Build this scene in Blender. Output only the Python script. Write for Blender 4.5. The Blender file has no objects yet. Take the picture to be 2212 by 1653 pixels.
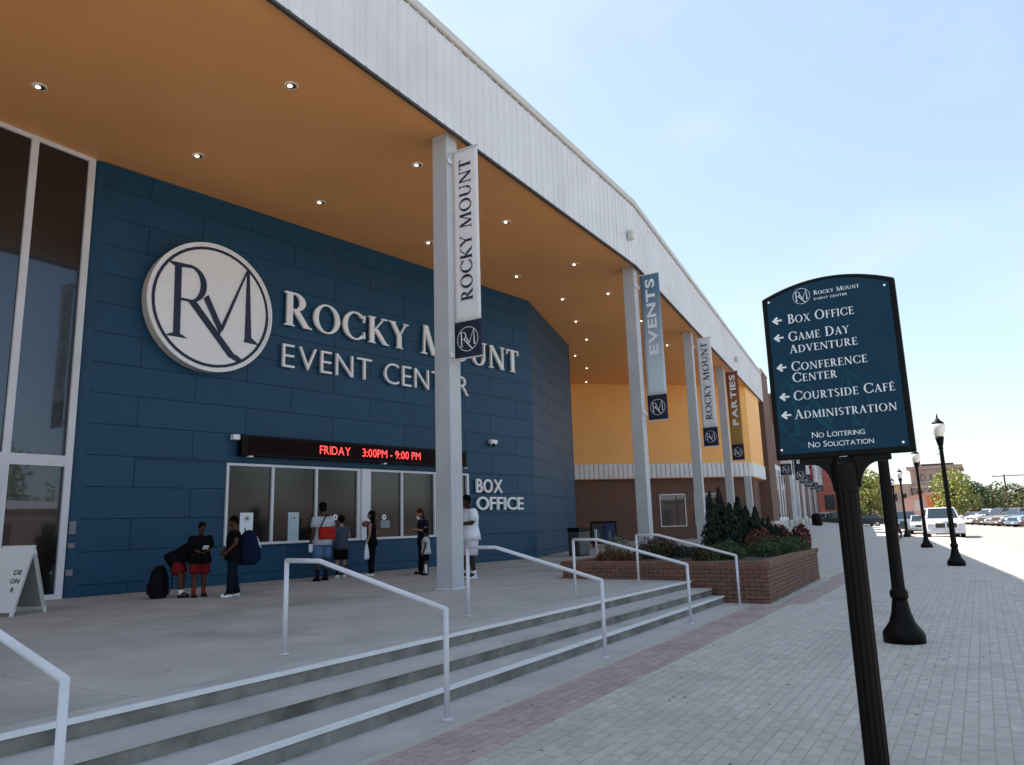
import bpy, bmesh, math, random
from mathutils import Vector, Matrix, noise
rnd = random.Random(7)
SC = bpy.context.scene
COL = SC.collection
R = math.radians

# ---------------------------------------------------------------- camera, world, sun, exposure
CAM_H = 1.6
PITCH, ROLL, YAW = math.atan(305.5/1620), -math.atan(.03), R(31.375)
def cam_basis():
    c, s = math.cos(YAW), math.sin(YAW)
    F = Vector((c*math.cos(PITCH), s*math.cos(PITCH), math.sin(PITCH)))
    Rt = Vector((s, -c, 0)); U = Rt.cross(F)
    return F, (math.cos(ROLL)*Rt + math.sin(ROLL)*U), (-math.sin(ROLL)*Rt + math.cos(ROLL)*U)
CF, CR, CU = cam_basis()
cd = bpy.data.cameras.new('camera'); cam = bpy.data.objects.new('camera', cd); COL.objects.link(cam)
cam.matrix_world = Matrix(((CR.x, CU.x, -CF.x, 0), (CR.y, CU.y, -CF.y, 0), (CR.z, CU.z, -CF.z, CAM_H), (0, 0, 0, 1)))
cd.sensor_width = 36; cd.lens = 1620/2212*36; cd.clip_start = .05; cd.clip_end = 6000
SC.camera = cam
def inview(p, m=1.0):
    d = Vector(p)-Vector((0, 0, CAM_H)); z = d.dot(CF)
    if z < .2: return False
    return abs(d.dot(CR)/z) < .683*m and abs(d.dot(CU)/z) < .51*m

SUN = Vector((1.1, 9.1, 11.9)).normalized()
w = bpy.data.worlds.new('World'); SC.world = w; w.use_nodes = True
nt = w.node_tree; nt.nodes.clear()
out = nt.nodes.new('ShaderNodeOutputWorld'); bg = nt.nodes.new('ShaderNodeBackground'); sky = nt.nodes.new('ShaderNodeTexSky')
sky.sky_type = 'NISHITA'; sky.sun_disc = False
sky.sun_elevation = math.asin(SUN.z); sky.sun_rotation = math.atan2(SUN.x, SUN.y)
sky.air_density = 1.0; sky.dust_density = 1.0; sky.ozone_density = 1.2
# faint high cirrus veil
tc = nt.nodes.new('ShaderNodeTexCoord'); mp = nt.nodes.new('ShaderNodeMapping'); mp.inputs['Scale'].default_value = (1.2, 2.6, 5)
nz = nt.nodes.new('ShaderNodeTexNoise'); nz.inputs['Scale'].default_value = 1.6; nz.inputs['Detail'].default_value = 5
cr = nt.nodes.new('ShaderNodeMapRange'); cr.inputs[1].default_value = .45; cr.inputs[2].default_value = .8; cr.inputs[3].default_value = 0.32; cr.inputs[4].default_value = .56
mx = nt.nodes.new('ShaderNodeMixRGB'); mx.inputs[2].default_value = (4.2, 4.85, 5.25, 1)
nt.links.new(tc.outputs['Generated'], mp.inputs[0]); nt.links.new(mp.outputs[0], nz.inputs[0]); nt.links.new(nz.outputs[0], cr.inputs[0])
nt.links.new(cr.outputs[0], mx.inputs[0]); nt.links.new(sky.outputs[0], mx.inputs[1]); nt.links.new(mx.outputs[0], bg.inputs[0])
bg.inputs[1].default_value = .076
nt.links.new(bg.outputs[0], out.inputs[0])
sl = bpy.data.lights.new('sun', 'SUN'); sl.energy = 4.0; sl.angle = R(.55); sl.color = (1, .955, .89)
so = bpy.data.objects.new('sun', sl); COL.objects.link(so); so.rotation_euler = SUN.to_track_quat('Z', 'Y').to_euler()
SC.view_settings.view_transform = 'Standard'; SC.view_settings.look = 'None'
SC.view_settings.exposure = 1.66; SC.view_settings.gamma = 1; SC.view_settings.use_curve_mapping = False
SC.cycles.max_bounces = 8; SC.cycles.diffuse_bounces = 5

# ---------------------------------------------------------------- materials
MATS = {}
def pm(name, col, rough=.6, var=.12, scale=3.0, bump=0.0, bscale=40.0, metal=0.0, emit=None, estr=0, spec=.5, rand=0.0, stain=None, tint=0.0, alpha=None, coat=0):
    if name in MATS: return MATS[name]
    m = bpy.data.materials.new(name); m.use_nodes = True; t = m.node_tree; N = t.nodes; L = t.links
    b = N['Principled BSDF']; b.inputs['Roughness'].default_value = rough; b.inputs['Metallic'].default_value = metal
    b.inputs['Specular IOR Level'].default_value = spec; b.inputs['Coat Weight'].default_value = coat; b.inputs['Coat Roughness'].default_value = .06
    geo = N.new('ShaderNodeNewGeometry'); n1 = N.new('ShaderNodeTexNoise'); n1.inputs['Scale'].default_value = scale; n1.inputs['Detail'].default_value = 6; n1.inputs['Roughness'].default_value = .62
    L.new(geo.outputs['Position'], n1.inputs['Vector'])
    mr = N.new('ShaderNodeMapRange'); mr.inputs[1].default_value = .3; mr.inputs[2].default_value = .7; mr.inputs[3].default_value = 1-var; mr.inputs[4].default_value = 1+var
    L.new(n1.outputs[0], mr.inputs[0]); fac = mr.outputs[0]
    if rand:
        oi = N.new('ShaderNodeObjectInfo'); m2 = N.new('ShaderNodeMapRange'); m2.inputs[3].default_value = 1-rand; m2.inputs[4].default_value = 1+rand
        L.new(oi.outputs['Random'], m2.inputs[0]); mu = N.new('ShaderNodeMath'); mu.operation = 'MULTIPLY'; L.new(fac, mu.inputs[0]); L.new(m2.outputs[0], mu.inputs[1]); fac = mu.outputs[0]
    if tint:
        at = N.new('ShaderNodeAttribute'); at.attribute_name = 'tint'; m2 = N.new('ShaderNodeMapRange'); m2.inputs[1].default_value = -1; m2.inputs[3].default_value = 1-tint; m2.inputs[4].default_value = 1+tint
        L.new(at.outputs['Fac'], m2.inputs[0]); mu = N.new('ShaderNodeMath'); mu.operation = 'MULTIPLY'; L.new(fac, mu.inputs[0]); L.new(m2.outputs[0], mu.inputs[1]); fac = mu.outputs[0]
    vm = N.new('ShaderNodeVectorMath'); vm.operation = 'SCALE'; vm.inputs[0].default_value = col; L.new(fac, vm.inputs['Scale']); csock = vm.outputs[0]
    if stain:
        n3 = N.new('ShaderNodeTexNoise'); n3.inputs['Scale'].default_value = stain[1]; n3.inputs['Detail'].default_value = 8; L.new(geo.outputs['Position'], n3.inputs['Vector'])
        m3 = N.new('ShaderNodeMapRange'); m3.inputs[1].default_value = .52; m3.inputs[2].default_value = .72; L.new(n3.outputs[0], m3.inputs[0])
        m4 = N.new('ShaderNodeMath'); m4.operation = 'MULTIPLY'; m4.inputs[1].default_value = stain[2]; L.new(m3.outputs[0], m4.inputs[0])
        mix = N.new('ShaderNodeMixRGB'); mix.inputs[2].default_value = (*stain[0], 1); L.new(m4.outputs[0], mix.inputs[0]); L.new(csock, mix.inputs[1]); csock = mix.outputs[0]
    L.new(csock, b.inputs['Base Color'])
    n2 = N.new('ShaderNodeMapRange'); n2.inputs[3].default_value = max(rough-.08, .02); n2.inputs[4].default_value = min(rough+.1, 1); L.new(n1.outputs[0], n2.inputs[0]); L.new(n2.outputs[0], b.inputs['Roughness'])
    if bump:
        n4 = N.new('ShaderNodeTexNoise'); n4.inputs['Scale'].default_value = bscale; n4.inputs['Detail'].default_value = 4; L.new(geo.outputs['Position'], n4.inputs['Vector'])
        bp = N.new('ShaderNodeBump'); bp.inputs['Strength'].default_value = bump; bp.inputs['Distance'].default_value = .02; L.new(n4.outputs[0], bp.inputs['Height']); L.new(bp.outputs[0], b.inputs['Normal'])
    if emit: b.inputs['Emission Color'].default_value = (*emit, 1); b.inputs['Emission Strength'].default_value = estr
    MATS[name] = m; return m

M_blue = pm('blue_panel_paint', (.0068, .053, .108), .45, .08, 1.3, .05, 60, rand=.05, spec=.27, stain=((.012, .046, .078), .7, .5))
M_joint = pm('dark_joint', (.003, .022, .045), .8)
M_soffit = pm('orange_soffit', (.79, .365, .125), .55, .07, .35, .02, 20, stain=((.68, .325, .12), .25, .6))
M_orange = pm('orange_wall_paint', (.86, .43, .12), .6, .06, .5)
M_white = pm('white_metal', (.62, .62, .66), .42, .05, 2, stain=((.45, .44, .42), 1.1, .35))
M_col = pm('column_paint', (.46, .465, .48), .5, .05, 2, spec=.25, stain=((.33, .33, .34), 1.1, .35))
M_fascia = pm('fascia_metal', (.66, .655, .67), .45, .05, 1.2, rand=.025, stain=((.5, .48, .46), .5, .4))
M_cap = pm('coping_metal', (.55, .52, .48), .5, .06)
M_trim = pm('dark_trim', (.05, .04, .03), .6)
M_lett = pm('letter_white', (.80, .79, .80), .45, .03)
M_lettside = pm('letter_edge', (.55, .5, .46), .5, .04)
M_navy = pm('navy_print', (.008, .014, .05), .6, .08)
M_bannerw = pm('banner_white', (.76, .75, .77), .75, .04, 2)
M_bnavy = pm('banner_navy', (.008, .012, .035), .75, .08)
M_black = pm('black_paint', (.0028, .0022, .0018), .5, .15, 8, spec=.14)
M_blackr = pm('black_rough', (.006, .005, .006), .8, .2, spec=.12)
M_conc = pm('concrete', (.41, .39, .36), .85, .12, 1.6, .15, 55, stain=((.24, .23, .21), .55, .75), rand=.04)
M_conc2 = pm('step_concrete', (.42, .41, .39), .85, .10, 2.2, .12, 60, stain=((.28, .275, .26), 1.3, .6))
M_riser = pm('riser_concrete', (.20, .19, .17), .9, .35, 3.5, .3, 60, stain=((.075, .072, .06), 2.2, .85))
M_nose = pm('step_nosing', (.70, .71, .72), .6, .06, 5)
M_paver = pm('paver_gray', (.44, .41, .37), .85, .12, 7, .25, 90, rand=.06, tint=.07, stain=((.32, .305, .28), .9, .6))
M_paverr = pm('paver_red', (.38, .295, .28), .85, .14, 7, .25, 90, rand=.08, tint=.09, stain=((.2, .14, .14), 1.2, .4))
M_bed = pm('sand_bed', (.33, .31, .29), .95)
M_swalk = pm('sidewalk_paving', (.42, .395, .36), .85, .08, 3, .1, 60)
M_road = pm('road_surface', (.30, .26, .23), .9, .08, 1.2, .15, 60, stain=((.22, .19, .17), .3, .5))
M_kerb = pm('kerb_concrete', (.42, .41, .40), .85, .08)
M_ground = pm('far_ground', (.20, .19, .15), .95, .2, .15, stain=((.10, .12, .05), .05, .8))
M_brick = pm('brick_face', (.165, .083, .058), .85, .12, 12, .3, 120, rand=.14, tint=.14)
M_mortar = pm('mortar', (.13, .078, .06), .95, .1, 20)
M_soil = pm('soil_mulch', (.05, .03, .02), .95, .4, 20, .5, 40)
M_lime = pm('limestone_base', (.50, .47, .43), .8, .08)
M_redb = pm('red_painted_brick', (.40, .12, .09), .8, .1, 2)
M_tanb = pm('tan_brick', (.33, .25, .21), .9, .12, .6, stain=((.22, .17, .15), .4, .6))
M_pinkb = pm('pink_brick', (.55, .33, .26), .9, .12, .4, stain=((.5, .2, .12), .25, .9))
M_gold = pm('sunlit_mural', (.50, .30, .10), .8)
M_glassd = None
def glass(name, tint, refl, rough=.02, rc=(.9, .9, .9)):
    m = bpy.data.materials.new(name); m.use_nodes = True; t = m.node_tree; N = t.nodes; L = t.links; N.clear()
    o = N.new('ShaderNodeOutputMaterial'); mix = N.new('ShaderNodeMixShader'); g = N.new('ShaderNodeBsdfGlossy'); p = N.new('ShaderNodeBsdfPrincipled')
    p.inputs['Base Color'].default_value = (*tint, 1); p.inputs['Roughness'].default_value = .15
    nz = N.new('ShaderNodeTexNoise'); nz.inputs['Scale'].default_value = 1.2; bp = N.new('ShaderNodeBump'); bp.inputs['Strength'].default_value = .02; bp.inputs['Distance'].default_value = .05
    geo = N.new('ShaderNodeNewGeometry'); L.new(geo.outputs['Position'], nz.inputs['Vector']); L.new(nz.outputs[0], bp.inputs['Height']); L.new(bp.outputs[0], g.inputs['Normal'])
    g.inputs['Color'].default_value = (*rc, 1); g.inputs['Roughness'].default_value = rough
    lw = N.new('ShaderNodeLayerWeight'); lw.inputs['Blend'].default_value = .35; mr = N.new('ShaderNodeMapRange'); mr.inputs[3].default_value = refl; mr.inputs[4].default_value = .32
    L.new(lw.outputs['Fresnel'], mr.inputs[0]); L.new(mr.outputs[0], mix.inputs[0]); L.new(p.outputs[0], mix.inputs[1]); L.new(g.outputs[0], mix.inputs[2]); L.new(mix.outputs[0], o.inputs[0])
    MATS[name] = m; return m
M_glass = glass('tinted_glass', (.006, .005, .005), .06, .02, (.48, .58, .76))
M_bglass = glass('bronze_glass', (.009, .008, .008), .010, .10, (.46, .45, .50))
M_carglass = glass('car_glass', (.02, .03, .04), .03, .05, (.6, .65, .7))
M_bulb = pm('downlight_lamp', (.8, .7, .5), .4, emit=(1, .82, .55), estr=2.2)
M_ltrim = pm('downlight_trim', (.75, .7, .66), .35)
M_led = pm('led_red', (.3, .01, .01), .5, emit=(1, .05, .045), estr=.95)
M_ledface = pm('led_face', (.008, .0015, .0015), .6, spec=.08)
M_globe = pm('lamp_globe', (.80, .78, .70), .35, .04)
M_signface = pm('sign_face_blue', (.0045, .034, .064), .45, .05, 4, spec=.14)
M_signghost = pm('sign_ghost_teal', (.006, .055, .085), .45, .05, 4, spec=.14)
M_signw = pm('sign_lettering_white', (.72, .76, .78), .5, .02)
M_screw = pm('screw_steel', (.8, .8, .8), .3, metal=.6)
M_leafd = pm('foliage_dark', (.010, .020, .009), .7, .4, 5, tint=.5)
M_leafg = pm('foliage_green', (.032, .060, .014), .65, .35, 4, tint=.5)
M_leafy = pm('foliage_yellow', (.23, .25, .045), .6, .25, 1, tint=.4)
M_leafo = pm('foliage_olive', (.085, .10, .03), .7, .3, .5, tint=.5)
M_leafr = pm('foliage_red', (.085, .010, .014), .65, .35, 5, tint=.5)
M_leafor = pm('foliage_orange', (.11, .038, .012), .65, .35, 5, tint=.5)
M_bark = pm('bark', (.07, .045, .03), .9, .3, 12, .4, 40)

# ---------------------------------------------------------------- helpers
def tag(o, label=None, cat=None, group=None, kind=None):
    if label: o['label'] = label
    if cat: o['category'] = cat
    if group: o['group'] = group
    if kind: o['kind'] = kind
    return o
def empty(name, loc=(0, 0, 0), rz=0, label=None, cat=None, group=None):
    o = bpy.data.objects.new(name, None); o.empty_display_size = .2; COL.objects.link(o); o.location = loc; o.rotation_euler = (0, 0, rz)
    return tag(o, label, cat, group)
def link(name, me, parent=None, loc=None):
    o = bpy.data.objects.new(name, me); COL.objects.link(o)
    if parent: o.parent = parent
    if loc is not None: o.location = loc
    return o
def copy_tree(o, parent=None):
    c = o.copy(); COL.objects.link(c)
    if parent: c.parent = parent
    for ch in list(o.children): copy_tree(ch, c)
    return c
class MB:
    def __init__(s): s.v = []; s.f = []; s.m = []; s.t = []; s.mi = 0; s.tint = 0; s.smooth = []; s.sm = False
    def add(s, vs, fs):
        n = len(s.v); s.v += [tuple(v) for v in vs]
        for f in fs: s.f.append(tuple(i+n for i in f)); s.m.append(s.mi); s.t.append(s.tint); s.smooth.append(s.sm)
    def box(s, x0, y0, z0, x1, y1, z1, M=None):
        vs = [Vector(p) for p in ((x0, y0, z0), (x1, y0, z0), (x1, y1, z0), (x0, y1, z0), (x0, y0, z1), (x1, y0, z1), (x1, y1, z1), (x0, y1, z1))]
        if M: vs = [M @ v for v in vs]
        s.add(vs, [(0, 3, 2, 1), (4, 5, 6, 7), (0, 1, 5, 4), (1, 2, 6, 5), (2, 3, 7, 6), (3, 0, 4, 7)]); return s
    def prism(s, pts, z0, z1, M=None):
        n = len(pts)
        a = sum(pts[i][0]*pts[(i+1) % n][1]-pts[(i+1) % n][0]*pts[i][1] for i in range(n))
        if a < 0: pts = pts[::-1]
        vs = [Vector((x, y, z0)) for x, y in pts]+[Vector((x, y, z1)) for x, y in pts]
        if M: vs = [M @ v for v in vs]
        s.add(vs, [tuple(range(n))[::-1], tuple(range(n, 2*n))]+[(i, (i+1) % n, n+(i+1) % n, n+i) for i in range(n)]); return s
    def tube(s, pts, rs, seg=10, cap=True, sq=1.0):
        pts = [Vector(p) for p in pts]
        if not isinstance(rs, (list, tuple)): rs = [rs]*len(pts)
        rings = []; up = None
        for i, p in enumerate(pts):
            d = (pts[min(i+1, len(pts)-1)]-pts[max(i-1, 0)])
            d = d.normalized() if d.length > 1e-9 else Vector((0, 0, 1))
            a = (up if up and abs(up.dot(d)) < .95 else (Vector((1, 0, 0)) if abs(d.x) < .9 else Vector((0, 1, 0))))
            a = (a-d*a.dot(d)).normalized(); up = a; b = d.cross(a)
            r = rs[i]; ra, rb = (r if isinstance(r, (tuple, list)) else (r, r*sq))
            rings.append([p+a*math.cos(2*math.pi*k/seg)*ra+b*math.sin(2*math.pi*k/seg)*rb for k in range(seg)])
        vs = [v for rg in rings for v in rg]; fs = []
        for i in range(len(pts)-1):
            for k in range(seg):
                k2 = (k+1) % seg; fs.append((i*seg+k, i*seg+k2, (i+1)*seg+k2, (i+1)*seg+k))
        if cap: fs += [tuple(range(seg))[::-1], tuple(range((len(pts)-1)*seg, len(pts)*seg))]
        s.add(vs, fs); return s
    def lathe(s, prof, seg=16, c=(0, 0), sq=None):
        vs = []; fs = []
        for r, z in prof:
            for k in range(seg):
                a = 2*math.pi*k/seg; vs.append((c[0]+r*math.cos(a), c[1]+r*math.sin(a), z))
        for i in range(len(prof)-1):
            for k in range(seg):
                k2 = (k+1) % seg; fs.append((i*seg+k, i*seg+k2, (i+1)*seg+k2, (i+1)*seg+k))
        fs += [tuple(range(seg))[::-1], tuple(range((len(prof)-1)*seg, len(prof)*seg))]
        s.add(vs, fs); return s
    def ball(s, c, r, seg=12, rings=8):
        r = r if isinstance(r, (tuple, list)) else (r, r, r); vs = []; fs = []
        for i in range(rings+1):
            t = math.pi*i/rings
            for k in range(seg):
                a = 2*math.pi*k/seg; vs.append((c[0]+r[0]*math.sin(t)*math.cos(a), c[1]+r[1]*math.sin(t)*math.sin(a), c[2]-r[2]*math.cos(t)))
        for i in range(rings):
            for k in range(seg):
                k2 = (k+1) % seg; fs.append((i*seg+k, i*seg+k2, (i+1)*seg+k2, (i+1)*seg+k))
        s.add(vs, fs); return s
    def mesh(s, name, mats):
        me = bpy.data.meshes.new(name); me.from_pydata(s.v, [], s.f)
        for m in (mats if isinstance(mats, (list, tuple)) else [mats]): me.materials.append(m)
        me.polygons.foreach_set('material_index', s.m); me.polygons.foreach_set('use_smooth', s.smooth)
        if any(s.t):
            at = me.attributes.new('tint', 'FLOAT', 'FACE'); at.data.foreach_set('value', s.t)
        me.update(); return me
    def build(s, name, mats, parent=None, loc=None): return link(name, s.mesh(name, mats), parent, loc)
def boxo(name, mat, x0, y0, z0, x1, y1, z1, parent=None, M=None, bevel=0):
    b = MB(); b.box(x0, y0, z0, x1, y1, z1, M); o = b.build(name, mat, parent)
    if bevel: bev(o, bevel)
    return o
def bev(o, w, seg=2, ang=35):
    m = o.modifiers.new('bevel', 'BEVEL'); m.width = w; m.segments = seg; m.limit_method = 'ANGLE'; m.angle_limit = R(ang); return o
def frameM(O, U, N):
    "local x along U, local y up, local z along N"
    U = Vector(U).normalized(); N = Vector(N).normalized(); V = N.cross(U)
    return Matrix(((U.x, V.x, N.x, O[0]), (U.y, V.y, N.y, O[1]), (U.z, V.z, N.z, O[2]), (0, 0, 0, 1)))

# ---------------------------------------------------------------- lettering
T_, t_ = .15, .055
def gL(x0, y0, x1, y1, w): return [[(x0-w/2, y0), (x0+w/2, y0), (x1+w/2, y1), (x1-w/2, y1)]]
def gH(x0, x1, y, t=t_): return [[(x0, y), (x1, y), (x1, y+t), (x0, y+t)]]
def gS(x, y, w=.26):
    if y < .5: return [[(x-w/2, 0), (x+w/2, 0), (x+w/2, .03), (x+w*.3, .055), (x-w*.3, .055), (x-w/2, .03)]]
    return [[(x-w/2, .97), (x-w*.3, .945), (x+w*.3, .945), (x+w/2, .97), (x+w/2, 1), (x-w/2, 1)]]
def gA(cx, cy, rx, ry, T, t, a0, a1, n=18):
    P = []
    for i in range(n):
        a, b = R(a0+(a1-a0)*i/n), R(a0+(a1-a0)*(i+1)/n)
        P.append([(cx+rx*math.cos(a), cy+ry*math.sin(a)), (cx+rx*math.cos(b), cy+ry*math.sin(b)), (cx+(rx-T)*math.cos(b), cy+(ry-t)*math.sin(b)), (cx+(rx-T)*math.cos(a), cy+(ry-t)*math.sin(a))])
    return P
G = {
 'A': (.76, gL(.10, 0, .37, 1, .06)+gL(.64, 0, .37, 1, .15)+gH(.19, .56, .32)+gS(.10, 0, .22)+gS(.64, 0, .28)),
 'B': (.64, gL(.17, 0, .17, 1, T_)+gH(.04, .3, .945)+gH(.17, .32, .49)+gH(.04, .34, 0)+gA(.28, .745, .27, .255, .14, .055, -90, 90)+gA(.30, .27, .32, .27, .15, .055, -90, 90)),
 'C': (.80, gA(.44, .5, .42, .52, .15, .06, 42, 318, 26)+gL(.74, .68, .76, .94, .05)+gL(.76, .08, .74, .32, .05)),
 'D': (.82, gL(.17, 0, .17, 1, T_)+gH(.04, .36, .945)+gH(.04, .36, 0)+gA(.34, .5, .44, .5, .15, .055, -90, 90, 22)),
 'E': (.60, gL(.17, 0, .17, 1, T_)+gH(.04, .53, .945)+gH(.17, .46, .49)+gH(.04, .57, 0)+gL(.52, .82, .52, .99, .045)+gL(.545, .01, .565, .2, .045)+gL(.45, .42, .45, .61, .04)),
 'F': (.56, gL(.17, 0, .17, 1, T_)+gH(.04, .52, .945)+gH(.17, .44, .49)+gS(.17, 0)+gL(.51, .82, .51, .99, .045)+gL(.43, .42, .43, .61, .04)),
 'G': (.84, gA(.44, .5, .42, .52, .15, .06, 42, 330, 26)+gL(.74, .68, .76, .94, .05)+gL(.73, .06, .73, .42, .13)+[[(.6, .40), (.84, .40), (.84, .44), (.6, .44)]]),
 'I': (.34, gL(.17, 0, .17, 1, T_)+gS(.17, 0)+gS(.17, 1)),
 'K': (.76, gL(.17, 0, .17, 1, T_)+gS(.17, 0)+gS(.17, 1)+gL(.24, .47, .60, 1, .06)+gL(.66, 0, .30, .55, .16)+gS(.62, 1, .22)+gS(.68, 0, .2)),
 'M': (1.0, gL(.12, 0, .16, 1, .06)+gL(.48, 0, .18, 1, .15)+gL(.47, 0, .80, 1, .06)+gL(.86, 0, .82, 1, .15)+gS(.12, 0, .22)+gS(.86, 0, .27)),
 'N': (.86, gL(.14, 0, .14, 1, .06)+gL(.72, 0, .15, 1, .16)+gL(.72, 0, .72, 1, .06)+gS(.14, 0, .22)+gS(.72, 1, .22)),
 'O': (.88, gA(.44, .5, .42, .52, .15, .055, 0, 360, 32)),
 'R': (.72, gL(.17, 0, .17, 1, T_)+gH(.04, .3, .945)+gH(.17, .32, .46)+gS(.17, 0)+gA(.28, .73, .29, .27, .15, .055, -90, 90)+gL(.62, 0, .32, .5, .16)+gS(.64, 0, .2)),
 'S': (.54, gA(.27, .745, .22, .27, .12, .06, 35, 225)+gA(.27, .27, .24, .285, .13, .06, -145, 45)+gL(.40, .38, .14, .66, .15)),
 'T': (.66, gL(.33, 0, .33, 1, T_)+gS(.33, 0)+gH(.03, .63, .945)+gL(.045, .78, .045, .99, .045)+gL(.615, .78, .615, .99, .045)),
 'U': (.82, gL(.17, .35, .17, 1, T_)+gL(.68, .35, .68, 1, .06)+gS(.17, 1)+gS(.68, 1, .22)+gA(.403, .36, .308, .38, .13, .06, 180, 360)),
 'V': (.74, gL(.38, 0, .12, 1, .15)+gL(.38, 0, .64, 1, .06)+gS(.12, 1)+gS(.64, 1, .2)),
 'X': (.76, gL(.64, 0, .14, 1, .15)+gL(.12, 0, .62, 1, .06)+gS(.64, 0)+gS(.14, 1)+gS(.12, 0, .2)+gS(.62, 1, .2)),
 'Y': (.70, gL(.36, .48, .10, 1, .15)+gL(.36, .48, .62, 1, .06)+gL(.36, 0, .36, .5, T_)+gS(.36, 0)+gS(.10, 1)+gS(.62, 1, .2)),
}
G['\u00c9'] = (G['E'][0], G['E'][1]+gL(.26, 1.05, .40, 1.22, .09))
def serif_text(txt, small=.8):
    "list of (list of polygons) per letter, total width; capitals full height, lower case = small capitals"
    x = 0; L = []
    for ch in txt:
        if ch == ' ': x += .38; continue
        s = 1 if ch.isupper() else small; wd, P = G[ch.upper()]
        L.append([[(x+px*s, py*s) for px, py in p] for p in P]); x += wd*s+.05
    return L, x-.05
_gc = {}
def sans_glyph(ch, off=0.0):
    k = (ch, off)
    if k in _gc: return _gc[k]
    cu = bpy.data.curves.new('t', 'FONT'); cu.body = ch; cu.offset = off; cu.resolution_u = 4; cu.fill_mode = 'FRONT'
    o = bpy.data.objects.new('t', cu); COL.objects.link(o); dg = bpy.context.evaluated_depsgraph_get()
    me = bpy.data.meshes.new_from_object(o.evaluated_get(dg))
    vs = [(v.co.x, v.co.y) for v in me.vertices]; fs = [tuple(p.vertices) for p in me.polygons]
    bpy.data.objects.remove(o); bpy.data.curves.remove(cu); bpy.data.meshes.remove(me)
    _gc[k] = (vs, fs); return _gc[k]
_H = [v[1] for v in sans_glyph('H')[0]]; CAPH = max(_H)-min(_H)
def sans_text(txt, off=.0, small=1.0, gap=.13, space=.42):
    x = 0; L = []
    for ch in txt:
        if ch == ' ': x += space; continue
        s = (1 if (not ch.isalpha() or ch.isupper()) else small)/CAPH
        vs, fs = sans_glyph(ch.upper(), off)
        x0 = min(v[0] for v in vs); L.append(([((vx-x0)*s+x, vy*s) for vx, vy in vs], fs)); x += (max(v[0] for v in vs)-x0)*s+gap
    return L, x-gap
def put_polys(mb, polys, M, sx, sy, ox, oy, z0, depth, eps=.00015):
    for i, p in enumerate(polys):
        mb.prism([(ox+x*sx, oy+y*sy) for x, y in p], z0, z0+depth+eps*(i % 97), M)
def put_tri(mb, g, M, sx, sy, ox, oy, z0, depth):
    vs, fs = g; n = len(vs)
    from collections import Counter
    V = [M @ Vector((ox+x*sx, oy+y*sy, z0+depth)) for x, y in vs]
    if depth < .006: mb.add(V, fs); return
    ec = Counter(tuple(sorted((f[i], f[(i+1) % len(f)]))) for f in fs for i in range(len(f)))
    V += [M @ Vector((ox+x*sx, oy+y*sy, z0)) for x, y in vs]; F = list(fs)
    for f in fs:
        for i in range(len(f)):
            a, b = f[i], f[(i+1) % len(f)]
            if ec[tuple(sorted((a, b)))] == 1: F.append((b, a, a+n, b+n))
    mb.add(V, F)
def lettering(txt, M, x0, x1, y0, y1, z, depth, mat, parent, name='letter', serif=True, small=.8, off=0, one=None, gap=.13, space=.42):
    "writes txt inside x0..x1, y0..y1 (capital height) of frame M; one = name of a single mesh, otherwise a mesh per letter"
    L, W = serif_text(txt, small) if serif else sans_text(txt, off, small, gap, space)
    sx = (x1-x0)/W; sy = (y1-y0); mb = MB()
    for k, g in enumerate(L):
        if not one: mb = MB()
        if serif: put_polys(mb, g, M, sx, sy, x0, y0, z, depth)
        else: put_tri(mb, g, M, sx, sy, x0, y0, z, depth)
        if not one: mb.build(name, mat, parent)
    if one: return mb.build(one, mat, parent)
def emblem(mb, M, r, z0, depth, ring=True):
    "round RM monogram, radius r about the frame origin"
    k = r/1.56; P = []
    if ring: P += [[(x/k, y/k) for x, y in p] for p in gA(0, 0, r*.965, r*.965, r*.045, r*.045, 0, 360, 48)]
    P += [[(-.96, -.86), (-.80, -.86), (-.84, .87), (-1.0, .87)]]                  # R stem
    P += [[(-1.19, .90), (-1.0, .80), (-.45, .86), (-.6, .92)], [(-1.15, -.90), (-.62, -.90), (-.78, -.82), (-1.0, -.82)]]
    P += gA(-.62, .45, .42, .46, .15, .06, -92, 95, 20)                            # bowl
    P += [[(-.84, .0), (-.6, .0), (-.6, .06), (-.84, .06)], [(-.62, -.01), (-.44, .03), (.60, -1.12), (.44, -1.18)], [(.44, -1.18), (.62, -1.10), (.86, -1.24), (.72, -1.29)]]
    P += [[(-.26, .16), (-.15, .27), (.26, -.50), (.19, -.66)]]                    # V
    P += [[(.17, -.56), (.26, -.56), (.90, 1.17), (.84, 1.12)]]
    P += [[(.86, 1.14), (.92, 1.17), (1.03, -.60), (.86, -.66)], [(.86, -.64), (1.03, -.60), (1.26, -.76), (.84, -.74)]]
    put_polys(mb, P, M, k, k, 0, 0, z0, depth, .00012*k if k < .3 else .0003*k)

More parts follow.
